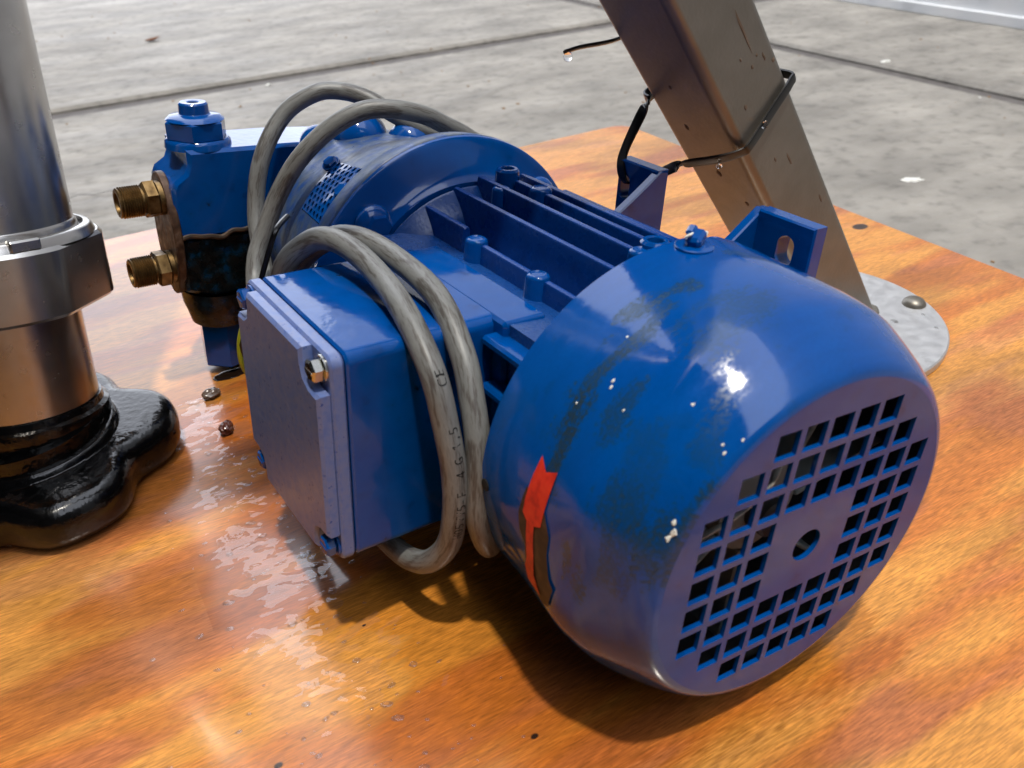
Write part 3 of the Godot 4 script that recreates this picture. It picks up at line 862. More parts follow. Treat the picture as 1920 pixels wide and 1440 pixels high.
	for e in [[43.0, -0.1528], [33.5, -0.1925]]:
		var a := deg_to_rad(e[0])
		var r := guard_r(e[1]) + 0.0006
		var gt := T(Vector3(-sin(a) * r, cos(a) * r, e[1]), along(Vector3(-sin(a), cos(a), 0.15)))
		obj("guard_screw", hex_screw(Soup.new(), gt, 0.0036, 0.0026, 0.0044), blue, guard, off)
	pump(root, off)


func fin(f: Array) -> Soup:
	var s := Soup.new()
	var sg := signf(f[2] - f[1])
	var h := absf(f[2] - f[1])
	var n := 5
	var sec := [Vector2(-0.0021, 0.0), Vector2(0.0021, 0.0), Vector2(0.0015, h - 0.0009), Vector2(0.0011, h - 0.0002), Vector2(0.0, h), Vector2(-0.0011, h - 0.0002), Vector2(-0.0015, h - 0.0009)]
	var pl := PackedVector2Array(sec.map(func(p): return Vector2(p.x, p.y * sg)))
	return s.prism(T(Vector3(f[0], f[1], 0)), pl, f[3], f[4], 0.0005)


# a plate x0..x1, y0..y1 of the given thickness with a slot (two half circles of radius r, half length l along y)
func slotted(s: Soup, t: Transform3D, x0: float, y0: float, x1: float, y1: float, c: Vector2, r: float, l: float, thick: float) -> void:
	var slot := []
	var rim := []
	var n := 24
	for i in n:
		var a := TAU * i / n + 0.001
		var d := Vector2.from_angle(a)
		slot.append(c + d * r + Vector2(0, l * signf(d.y)))
		var k := INF
		if d.x > 1e-6: k = minf(k, (x1 - c.x) / d.x)
		if d.x < -1e-6: k = minf(k, (x0 - c.x) / d.x)
		if d.y > 1e-6: k = minf(k, (y1 - c.y) / d.y)
		if d.y < -1e-6: k = minf(k, (y0 - c.y) / d.y)
		rim.append(c + d * k)
	for q in [Vector2(x0, y0), Vector2(x1, y0), Vector2(x1, y1), Vector2(x0, y1)]:    # pull the nearest rim point onto each corner
		var best := 0
		for i in n:
			if rim[i].distance_to(q) < rim[best].distance_to(q): best = i
		rim[best] = q
	var e := 0.0007
	var mid := (Vector2(x0, y0) + Vector2(x1, y1)) / 2
	var from := s.v.size()
	for i in n:
		var j := (i + 1) % n
		var P := func(p: Vector2, z: float, inset: float): 
			var q := p
			if inset > 0.0: q = Vector2(clampf(p.x, x0 + inset, x1 - inset), clampf(p.y, y0 + inset, y1 - inset))
			return t * Vector3(q.x, q.y, z)
		s.quad(P.call(slot[i], 0, 0), P.call(rim[i], 0, e), P.call(rim[j], 0, e), P.call(slot[j], 0, 0))
		s.quad(P.call(rim[i], 0, e), P.call(rim[i], e, 0), P.call(rim[j], e, 0), P.call(rim[j], 0, e))
		s.quad(P.call(rim[i], e, 0), P.call(rim[i], thick - e, 0), P.call(rim[j], thick - e, 0), P.call(rim[j], e, 0))
		s.quad(P.call(rim[i], thick - e, 0), P.call(rim[i], thick, e), P.call(rim[j], thick, e), P.call(rim[j], thick - e, 0))
		s.quad(P.call(rim[i], thick, e), P.call(slot[i], thick, 0), P.call(slot[j], thick, 0), P.call(rim[j], thick, e))
		s.quad(P.call(slot[i], thick, 0), P.call(slot[i], 0, 0), P.call(slot[j], 0, 0), P.call(slot[j], thick, 0))
	s.orient(from)


# a thin sheet cut to 'poly' (degrees, z) and laid on a curved surface
func wrapped(poly: Array, onto: Callable, lift: float) -> Soup:
	var s := Soup.new()
	var whole := PackedVector2Array(poly)
	var lo := whole[0]
	var hi := whole[0]
	for p in whole:
		lo = lo.min(p); hi = hi.max(p)
	var y := floorf(lo.x / 2.0) * 2.0
	while y < hi.x:                                                    # strips of two degrees follow the curve
		var strip := PackedVector2Array([Vector2(y, lo.y - 0.001), Vector2(y + 2, lo.y - 0.001), Vector2(y + 2, hi.y + 0.001), Vector2(y, hi.y + 0.001)])
		for q in Geometry2D.intersect_polygons(whole, strip):
			var ix := Geometry2D.triangulate_polygon(q)
			for i in range(0, ix.size(), 3):
				var t := [onto.call(q[ix[i]], lift), onto.call(q[ix[i + 1]], lift), onto.call(q[ix[i + 2]], lift)]
				var c: Vector3 = (t[0] + t[1] + t[2]) / 3
				if (t[1] - t[0]).cross(t[2] - t[0]).dot(Vector3(c.x, c.y, 0)) < 0: t = [t[0], t[2], t[1]]
				s.tri(t[0], t[1], t[2])
		y += 2.0
	return s


# end face with nine rows of square holes round a solid middle
func grille(TC: Transform3D) -> Soup:
	var s := Soup.new()
	var p := 0.0104
	var h := 0.0041
	var R := 0.0557
	var th := 0.0015
	var circle := PackedVector2Array()
	for i in 144: circle.append(Vector2.from_angle(TAU * i / 144) * R)
	var lines := [-0.06]
	for i in range(-4, 5): lines.append_array([i * p - h, i * p + h])
	lines.append(0.06)
	var open := func(i: int, j: int) -> bool:
		if i % 2 == 0 or j % 2 == 0: return false
		var x := absi((i - 9) / 2)
		var y := absi((j - 9) / 2)
		return not (x <= 1 and y <= 1) and [4, 4, 4, 3, 2][x] >= y
	var at := func(q: Vector2, z: float) -> Vector3: return TC * Vector3(q.x, q.y, z)
	for i in 19:
		for j in 19:
			var x0: float = lines[i]
			var x1: float = lines[i + 1]
			var y0: float = lines[j]
			var y1: float = lines[j + 1]
			if open.call(i, j):
				var c := [Vector2(x0, y0), Vector2(x1, y0), Vector2(x1, y1), Vector2(x0, y1)]
				for k in 4:
					var a: Vector2 = c[k]
					var b: Vector2 = c[(k + 1) % 4]
					s.quad(at.call(a, 0), at.call(b, 0), at.call(b, -th), at.call(a, -th))
				continue
			if i >= 7 and i <= 11 and j >= 7 and j <= 11: continue
			for q in Geometry2D.intersect_polygons(PackedVector2Array([Vector2(x0, y0), Vector2(x1, y0), Vector2(x1, y1), Vector2(x0, y1)]), circle):
				if Geometry2D.is_polygon_clockwise(q): q.reverse()
				for k in range(1, q.size() - 1):
					s.tri(at.call(q[0], 0), at.call(q[k], 0), at.call(q[k + 1], 0))
					s.tri(at.call(q[0], -th), at.call(q[k + 1], -th), at.call(q[k], -th))
	var m := p + h
	var r := 0.0056
	for k in 32:
		var a := TAU * k / 32 + 0.0001
		var b := TAU * (k + 1) / 32 + 0.0001
		var da := Vector2.from_angle(a)
		var db := Vector2.from_angle(b)
		var oa := da * (m / maxf(absf(da.x), absf(da.y)))
		var ob := db * (m / maxf(absf(db.x), absf(db.y)))
		if k % 8 == 3: ob = Vector2(signf(ob.x), signf(ob.y)) * m
		if k % 8 == 4: oa = Vector2(signf(oa.x), signf(oa.y)) * m
		s.quad(at.call(da * r, 0), at.call(oa, 0), at.call(ob, 0), at.call(db * r, 0))
		s.quad(at.call(da * r, -th), at.call(db * r, -th), at.call(ob, -th), at.call(oa, -th))
		s.quad(at.call(da * r, 0), at.call(db * r, 0), at.call(db * r, -th), at.call(da * r, -th))
	return s


func guard_r(z: float) -> float: return lerpf(0.0660, 0.0597, (-0.153 - z) / 0.034) + 0.0004

# curved plate with staggered slots
func guard_plate() -> Soup:
	var s := Soup.new()
	var at := func(a: float, z: float, lift: float) -> Vector3:
		var q := deg_to_rad(a)
		var r := guard_r(z) + lift
		return Vector3(-sin(q) * r, cos(q) * r, z)
	var rows := 9
	var cols := 6
	var a_lo := 30.7
	var a_hi := 57.6
	var z_lo := -0.1898
	var z_hi := -0.1575
	var ch := (a_hi - a_lo) / rows
	var cw := (z_hi - z_lo) / cols
	for i in rows:
		for j in range(-1, cols):
			var zs := z_lo + (j + (0.5 if i % 2 else 0.0)) * cw
			var za := maxf(zs, z_lo)
			var zb := minf(zs + cw, z_hi)
			if zb - za < 0.0002: continue
			var a0 := a_lo + i * ch
			var a1 := a0 + ch
			if zb - za < cw * 0.95:
				s.quad(at.call(a0, za, 0), at.call(a0, zb, 0), at.call(a1, zb, 0), at.call(a1, za, 0))
				continue
			var ca := (a0 + a1) / 2
			var cz := (za + zb) / 2
			for k in 16:
				var t0 := TAU * k / 16 + 0.0003
				var t1 := TAU * (k + 1) / 16 + 0.0003
				var d0 := Vector2.from_angle(t0)
				var d1 := Vector2.from_angle(t1)
				var o0 := d0 / maxf(absf(d0.x), absf(d0.y))
				var o1 := d1 / maxf(absf(d1.x), absf(d1.y))
				if k % 4 == 1: o1 = Vector2(signf(o1.x), signf(o1.y))
				if k % 4 == 2: o0 = Vector2(signf(o0.x), signf(o0.y))
				var P := func(d: Vector2, f: Vector2, lift: float): return at.call(ca + d.x * ch / 2 * f.x, cz + d.y * cw / 2 * f.y, lift)
				var in_ := Vector2(0.90, 0.56)
				s.quad(P.call(d0, in_, 0), P.call(o0, Vector2.ONE, 0), P.call(o1, Vector2.ONE, 0), P.call(d1, in_, 0))
				s.quad(P.call(d0, in_, 0), P.call(d1, in_, 0), P.call(d1, in_, -0.0007), P.call(d0, in_, -0.0007))
	# rim towards the motor with two long slots and the tab that holds the screw
	for e in [[30.7, 31.8, -0.1575, -0.1522], [38.0, 45.8, -0.1575, -0.1508], [55.8, 57.6, -0.1575, -0.1522]]:
		var n := 4
		for k in n:
			var b0 := lerpf(e[0], e[1], float(k) / n)
			var b1 := lerpf(e[0], e[1], float(k + 1) / n)
			s.quad(at.call(b0, e[2], 0), at.call(b0, e[3], 0), at.call(b1, e[3], 0), at.call(b1, e[2], 0))
	for e in [[31.8, 38.0], [45.8, 55.8]]:
		for k in 6:
			var b0 := lerpf(e[0], e[1], k / 6.0)
			var b1 := lerpf(e[0], e[1], (k + 1) / 6.0)
			s.quad(at.call(b0, -0.1543, 0), at.call(b0, -0.1522, 0), at.call(b1, -0.1522, 0), at.call(b1, -0.1543, 0))
	# edges turned down all round
	for k in 24:
		var b0 := lerpf(a_lo, a_hi, k / 24.0)
		var b1 := lerpf(a_lo, a_hi, (k + 1) / 24.0)
		s.quad(at.call(b0, z_lo, 0), at.call(b1, z_lo, 0), at.call(b1, z_lo, -0.0012), at.call(b0, z_lo, -0.0012))
	# make every face look outwards
	for i in range(0, s.v.size(), 3):
		var c := (s.v[i] + s.v[i + 1] + s.v[i + 2]) / 3
		var nn := (s.v[i + 1] - s.v[i]).cross(s.v[i + 2] - s.v[i])
		if nn.normalized().dot(Vector3(c.x, c.y, 0).normalized()) < -0.3:
			var t := s.v[i + 1]; s.v[i + 1] = s.v[i + 2]; s.v[i + 2] = t
	return s


func pump(root: Node3D, off: Vector3) -> void:
	var blue: Material = mat["blue_paint"]
	var g: Material = mat["greasy_blue"]
	var P := Vector3(-0.0735, 0.0, -0.262)                              # upright axis of the pump
	var up := along(Vector3(0, 1, 0))
	var bs := Soup.new()
	# upper block with its arm to the coupling
	var xb := Basis(Vector3(1, 0, 0), Vector3(0, 1, 0), Vector3(0, 0, 1))
	bs.prism(T(Vector3(0, 0, -0.285), xb), PackedVector2Array([Vector2(-0.0935, 0.030), Vector2(-0.0915, 0.0340), Vector2(-0.0860, 0.0375), Vector2(-0.0840, 0.0420), Vector2(-0.0840, 0.0485), Vector2(-0.030, 0.0470), Vector2(0.010, 0.0440), Vector2(0.030, 0.030), Vector2(0.030, 0.004), Vector2(-0.0935, 0.0040)]), 0.0, 0.0390, 0.0018)
	var body := obj("pump_body", bs, blue, root, off)
	var lo := Soup.new()
	lo.prism(T(Vector3(0, 0, -0.2845), xb), PackedVector2Array([Vector2(-0.0935, 0.0045), Vector2(0.026, 0.0045), Vector2(0.022, -0.020), Vector2(-0.020, -0.0285), Vector2(-0.0800, -0.0290), Vector2(-0.0935, -0.0240)]), 0.0, 0.0378, 0.0018)
	lo.lathe(T(P, up), [Vector2(-0.0280, 0.0195), Vector2(-0.036, 0.0190), Vector2(-0.041, 0.0175), Vector2(-0.0475, 0.0160), Vector2(-0.0485, 0.0)], 36)
	obj("lower_casing", lo, g, body, off)
	# smeared sealing bead between the halves
	var bead: Array = []
	for i in 16:
		var x := lerpf(-0.094, -0.012, i / 15.0)
		bead.append(Vector3(x, 0.0050 + 0.0012 * sin(i * 1.3) + 0.0008 * sin(i * 2.9), -0.2463))
	obj("seal_bead", Soup.new().tube(bead, 0.0014, 8, 3), mat["glue_residue"], body, off)
	# round end plate with two brass unions
	var pl := PackedVector2Array()
	for i in 40:
		var a := TAU * i / 40
		pl.append(Vector2(cos(a) * 0.0185, sin(a) * 0.0325))
	var pt := T(Vector3(-0.0932, 0.0035, -0.2625), along(Vector3(-1, 0, 0)))
	obj("end_plate", Soup.new().prism(pt, pl, -0.001, 0.0032, 0.0006), mat["stained_plate"], body, off)
	for y in [0.0245, -0.0120]:
		var ut := T(Vector3(-0.0977, y, -0.2570), along(Vector3(-1, 0, 0.03)))
		var un := Node3D.new()
		un.name = "brass_union" if y > 0 else "brass_union_001"
		body.add_child(un)
		var hx := Soup.new().lathe(ut, [Vector2(-0.001, 0.0085), Vector2(0.0012, 0.0085), Vector2(0.0012, 0.0)], 20)
		hx.prism(ut, ngon(6, 0.0094, 0.2 + y * 10), 0.001, 0.0078, 0.0009)
		var pr: Array = [Vector2(0.0076, 0.0066), Vector2(0.0088, 0.0066)]
		for k in 9:
			pr.append(Vector2(0.0090 + k * 0.0011, 0.0078)); pr.append(Vector2(0.0096 + k * 0.0011, 0.0071))
		pr.append_array([Vector2(0.0192, 0.0074), Vector2(0.0197, 0.0068), Vector2(0.0197, 0.0053), Vector2(0.0160, 0.0040), Vector2(0.0120, 0.0038), Vector2(0.0120, 0.0)])
		hx.lathe(ut, pr, 28)
		obj("union_thread", hx, mat["brass"], un, off)
	# plug on top
	var tp := Soup.new().lathe(T(P, up), [Vector2(0.0470, 0.0162), Vector2(0.0500, 0.0158), Vector2(0.0512, 0.0146), Vector2(0.0512, 0.0)], 36)
	tp.prism(T(P, up), ngon(6, 0.0152, 0.12), 0.0508, 0.0600, 0.0008)
	tp.lathe(T(P, up), [Vector2(0.0600, 0.0140), Vector2(0.0618, 0.0118), Vector2(0.0622, 0.0080), Vector2(0.0628, 0.0072), Vector2(0.0672, 0.0070), Vector2(0.0680, 0.0062), Vector2(0.0680, 0.0034), Vector2(0.0676, 0.0027), Vector2(0.0630, 0.0026), Vector2(0.0630, 0.0)], 32)
	obj("top_plug", tp, blue, body, off)
	# large hexagon below
	var hx2 := Soup.new().prism(T(P, up), ngon(6, 0.0138, 0.35), -0.0745, -0.0480, 0.0010)
	hx2.lathe(T(P, up), [Vector2(-0.0770, 0.0), Vector2(-0.0770, 0.0070), Vector2(-0.0745, 0.0080)], 24)
	obj("bottom_hexagon", hx2, blue, body, off)


var cover_rough: ImageTexture

# paint of the fan cover: [angle, z] picture with greasy smears and scuffs
func cover_image() -> ImageTexture:
	var W := 1024
	var Hh := 256
	var n1 := noise(0.015, 5, 301).get_image(W, Hh).get_data()
	var n2i := noise(0.05, 4, 302).get_image(300, Hh)
	n2i.resize(W, Hh, Image.INTERPOLATE_CUBIC)
	var n2 := n2i.get_data()
	var n3 := noise(0.008, 3, 303).get_image(W, Hh).get_data()
	var n4 := noise(0.22, 3, 304).get_image(W, Hh).get_data()
	# smears: start, end (degrees, z), half width in metres, strength
	var marks := [[Vector2(40, -0.0440), Vector2(53, -0.0444), 0.0035, 0.8], [Vector2(53, -0.0444), Vector2(61, -0.0405), 0.0045, 1.0], [Vector2(61, -0.0405), Vector2(74, -0.0388), 0.0042, 1.0], [Vector2(23, -0.0451), Vector2(33, -0.0417), 0.0026, 0.55], [Vector2(33, -0.0417), Vector2(43, -0.0434), 0.003, 0.7], [Vector2(16, -0.0473), Vector2(31, -0.0510), 0.0030, 0.7], [Vector2(43, -0.031), Vector2(58, -0.0282), 0.0032, 0.6], [Vector2(12, -0.031), Vector2(24, -0.0250), 0.008, 0.40], [Vector2(60, 0.0), Vector2(76, -0.004), 0.008, 0.8], [Vector2(66, -0.012), Vector2(82, -0.010), 0.006, 0.55], [Vector2(84, -0.026), Vector2(95, -0.022), 0.003, 0.7], [Vector2(28, -0.012), Vector2(48, -0.006), 0.003, 0.35], [Vector2(-6, -0.058), Vector2(-18, -0.045), 0.0018, 0.45], [Vector2(52, -0.016), Vector2(60, -0.012), 0.005, 0.30]]
	var im := PackedByteArray()
	im.resize(W * Hh * 3)
	var ro := PackedByteArray()
	ro.resize(W * Hh)
	for y in Hh:
		var z := -0.0721 + 0.0721 * y / (Hh - 1.0)
		for x in W:
			var i := y * W + x
			var a := (x / float(W) - 0.5) * 360.0
			var d := 0.0
			if a > -40.0 and a < 125.0:
				var q := Vector2(a * 0.00122, z)
				for m in marks:
					var A := Vector2(m[0].x * 0.00122, m[0].y)
					var B := Vector2(m[1].x * 0.00122, m[1].y)
					var near: float = Geometry2D.get_closest_point_to_segment(q, A, B).distance_to(q) / m[2]
					if near < 2.0: d = maxf(d, m[3] * clampf((1.35 - near + (n2[i] - 128) * 0.009 + (n1[i] - 128) * 0.008 + (n4[i] - 128) * 0.006) * 1.1, 0.0, 1.0))
			var k := (n2[i] + n4[i] - 256) / 200.0
			d *= clampf(0.85 + (n4[i] - 128) * 0.006, 0.3, 1.1)
			if n1[i] + n3[i] * 0.5 > 275: d = maxf(d, 0.10)
			var c := Color(0.0, 0.26, 0.545).lerp(Color(0.0, 0.285, 0.575), clampf(n3[i] / 255.0, 0, 1)) * (1.0 + 0.06 * k)
			c = c.lerp(Color(0.14, 0.18, 0.19), d * 0.8)
			im[i * 3] = clampi(int(c.r * 255), 0, 255)
			im[i * 3 + 1] = clampi(int(c.g * 255), 0, 255)
			im[i * 3 + 2] = clampi(int(c.b * 255), 0, 255)
			ro[i] = clampi(int(255 * (0.06 + 0.08 * n3[i] / 255.0 + 0.22 * d + 0.04 * k)), 12, 250)
	cover_rough = ImageTexture.create_from_image(Image.create_from_data(W, Hh, false, Image.FORMAT_L8, ro))
	return ImageTexture.create_from_image(Image.create_from_data(W, Hh, false, Image.FORMAT_RGB8, im))


# grey power cable in two loops round the terminal box and the clutch housing (motor axes)
func cable() -> void:
	var root := thing("power_cable", "grimy grey power cable looped over the terminal box and the clutch housing", "cable", Transform3D(MB3, Vector3(O.x, 0, O.z)))
	var off := MB3.inverse() * Vector3(0, O.y, 0)
	var P := func(a: Array) -> Array: return a.map(func(e): return Vector3(e[0], e[1], e[2]))
	var path: Array = P.call([[0.088, -0.0555, -0.120], [0.078, -0.030, -0.160], [0.066, 0.012, -0.183], [0.043, 0.046, -0.193], [0.0196, 0.0598, -0.200], [0.010, 0.0651, -0.210], [0.0006, 0.0717, -0.220], [-0.009, 0.0742, -0.230], [-0.0211, 0.0731, -0.235], [-0.0367, 0.0630, -0.239], [-0.0515, 0.0434, -0.235], [-0.0588, 0.0186, -0.230], [-0.0630, 0.0000, -0.215],
		[-0.072, -0.020, -0.180], [-0.080, -0.042, -0.140], [-0.083, -0.053, -0.105], [-0.0810, -0.0568, -0.075], [-0.0800, -0.0560, -0.055], [-0.0800, -0.0525, -0.038], [-0.0785, -0.0455, -0.0245], [-0.0755, -0.0330, -0.0160], [-0.0755, -0.0158, -0.0118], [-0.0760, 0.0010, -0.0118], [-0.0775, 0.0170, -0.0145], [-0.0785, 0.0335, -0.0210], [-0.0765, 0.0440, -0.0400], [-0.0730, 0.0475, -0.0640], [-0.0735, 0.0508, -0.0860], [-0.0774, 0.0512, -0.1000], [-0.0825, 0.0466, -0.1080], [-0.0885, 0.0380, -0.1130],
		[-0.0915, 0.0200, -0.1200], [-0.0890, 0.0030, -0.1400], [-0.0830, -0.0040, -0.1650], [-0.0775, 0.0010, -0.1850], [-0.0730, 0.0110, -0.1930], [-0.0672, 0.0210, -0.1955], [-0.0596, 0.0369, -0.1950], [-0.0498, 0.0543, -0.1900], [-0.0356, 0.0683, -0.1850], [-0.0219, 0.0756, -0.1800], [-0.0083, 0.0762, -0.1750], [0.0054, 0.0730, -0.1720], [0.0168, 0.0675, -0.1735], [0.0310, 0.0600, -0.1750],
		[0.0500, 0.0460, -0.1750], [0.0680, 0.0180, -0.1720], [0.079, -0.008, -0.162], [0.076, -0.035, -0.140], [0.040, -0.0625, -0.120], [0.010, -0.0640, -0.095], [-0.020, -0.0625, -0.068], [-0.0455, -0.0510, -0.034], [-0.0605, -0.0375, -0.0125], [-0.0685, -0.0202, -0.0074], [-0.0690, -0.0038, -0.0080], [-0.0680, 0.0099, -0.0105], [-0.0665, 0.0215, -0.0165], [-0.0640, 0.0340, -0.0270], [-0.0610, 0.0448, -0.0480], [-0.0605, 0.0480, -0.0780], [-0.0650, 0.0495, -0.0990], [-0.0720, 0.0455, -0.1120], [-0.0800, 0.0320, -0.1240], [-0.0810, 0.0120, -0.1320], [-0.0790, -0.0030, -0.1260], [-0.0780, -0.0060, -0.1190]])
	obj("sheath", Soup.new().tube(path, 0.0043, 18, 6), mat["cable_grey"], root, off, 60.0)
	# loose cores by the gland
	obj("earth_core", Soup.new().tube(P.call([[-0.098, 0.022, -0.1190], [-0.1045, 0.0170, -0.1175], [-0.1078, 0.0080, -0.1172], [-0.1075, -0.0020, -0.1175], [-0.1030, -0.0120, -0.1200]]), 0.0012, 10, 5), mat["yellow_green"], root, off)
	obj("black_core", Soup.new().tube(P.call([[-0.0800, 0.0510, -0.1290], [-0.0885, 0.0506, -0.1185], [-0.0923, 0.0429, -0.1180], [-0.0970, 0.0310, -0.1180], [-0.1010, 0.0190, -0.1185], [-0.1075, 0.0080, -0.1165], [-0.104, -0.006, -0.118]]), 0.0011, 8, 5), mat["black_plastic"], root, off)
	# printing on the outer strand, laid round the sheath
	var line: Array = []
	for i in range(17, 27):
		for s in 12:
			line.append((path[i] as Vector3).cubic_interpolate(path[i + 1], path[i - 1], path[i + 2], s / 12.0))
	var cum := [0.0]
	for i in range(1, line.size()): cum.append(cum[-1] + line[i].distance_to(line[i - 1]))
	var eye := Vector3(-0.1923, 0.1602, 0.174)
	var start := 0.0
	for i in line.size():                                               # 'F' stands level with the shaft's lower third
		if line[i].y > -0.030 and line[i].z > -0.02:
			start = cum[i]
			break
	var font := SystemFont.new()
	font.font_names = PackedStringArray(["Droid Sans Mono"])
	var words := [["H05VV5-F", 0.0048], ["4 G 1,5", 0.0300], ["CE", 0.0600]]
	for w in words:
		var tm := TextMesh.new()
		tm.font = font
		tm.text = w[0]
		tm.font_size = 32
		tm.pixel_size = 0.0042 / 32.0
		tm.depth = 0.0
		tm.curve_step = 4.0
		tm.horizontal_alignment = HORIZONTAL_ALIGNMENT_LEFT
		var arr := tm.get_mesh_arrays()
		var vs: PackedVector3Array = arr[Mesh.ARRAY_VERTEX]
		var ix = arr[Mesh.ARRAY_INDEX]
		var so := Soup.new()
		var order := []
		if ix != null and ix.size(): order = Array(ix)
		else: order = range(vs.size())
		var lay := func(p: Vector3) -> Vector3:
			var at: float = start + w[1] + p.x
			var k := 1
			while k < line.size() - 1 and cum[k] < at: k += 1
			var f: float = (at - cum[k - 1]) / maxf(1e-6, cum[k] - cum[k - 1])
			var c: Vector3 = line[k - 1].lerp(line[k], f)
			var d: Vector3 = (line[k] - line[k - 1]).normalized()
			var n := eye - c
			n = (n - d * n.dot(d)).normalized()
			var e := n.cross(d)                                          # letters' upward side
			var phi := (p.y - 0.0010) / 0.0043 - 0.30
			return c + (n * cos(phi) + e * sin(phi)) * 0.00436
		for i in range(0, order.size() - 2, 3):
			so.tri(lay.call(vs[order[i]]), lay.call(vs[order[i + 2]]), lay.call(vs[order[i + 1]]))
		if so.v.size(): obj("printing", so, mat["black_print"], root, off)


# a flat band through points, its flat side facing the given directions
func strap(pts: Array, dirs: Array, width: float, thick: float, steps := 5) -> Soup:
	var s := Soup.new()
	var c := []
	var ns := []
	for i in pts.size() - 1:
		var p0: Vector3 = pts[maxi(i - 1, 0)]
		var p3: Vector3 = pts[mini(i + 2, pts.size() - 1)]
		for k in steps:
			c.append((pts[i] as Vector3).cubic_interpolate(pts[i + 1], p0, p3, float(k) / steps))
			ns.append((dirs[i] as Vector3).lerp(dirs[i + 1], float(k) / steps).normalized())
	c.append(pts[-1]); ns.append((dirs[-1] as Vector3).normalized())
	var rings := []
	for i in c.size():
		var d: Vector3 = (c[mini(i + 1, c.size() - 1)] - c[maxi(i - 1, 0)]).normalized()
		var n: Vector3 = (ns[i] - d * d.dot(ns[i])).normalized()
		var e := d.cross(n)
		var ring := []
		for q in [[-0.5, -0.3], [-0.3, -0.5], [0.3, -0.5], [0.5, -0.3], [0.5, 0.3], [0.3, 0.5], [-0.3, 0.5], [-0.5, 0.3]]: ring.append(c[i] + e * q[0] * width + n * q[1] * thick)
		rings.append(ring)
	for i in rings.size() - 1:
		for k in 8:
			var j := (k + 1) % 8
			s.quad(rings[i][k], rings[i][j], rings[i + 1][j], rings[i + 1][k])
	for k in range(1, 7):
		s.tri(rings[0][0], rings[0][k + 1], rings[0][k])
		s.tri(rings[-1][0], rings[-1][k], rings[-1][k + 1])
	s.orient(0)
	return s


const LEG_UP := Vector3(-0.60301, 0.79371, 0.08007)
const LEG_X := Vector3(-0.78036, -0.60773, 0.14733)
const LEG_Z := Vector3(0.16560, 0.02636, 0.98584)
const LEG_E3 := Vector3(0.39656, 0.0050, -0.27479)

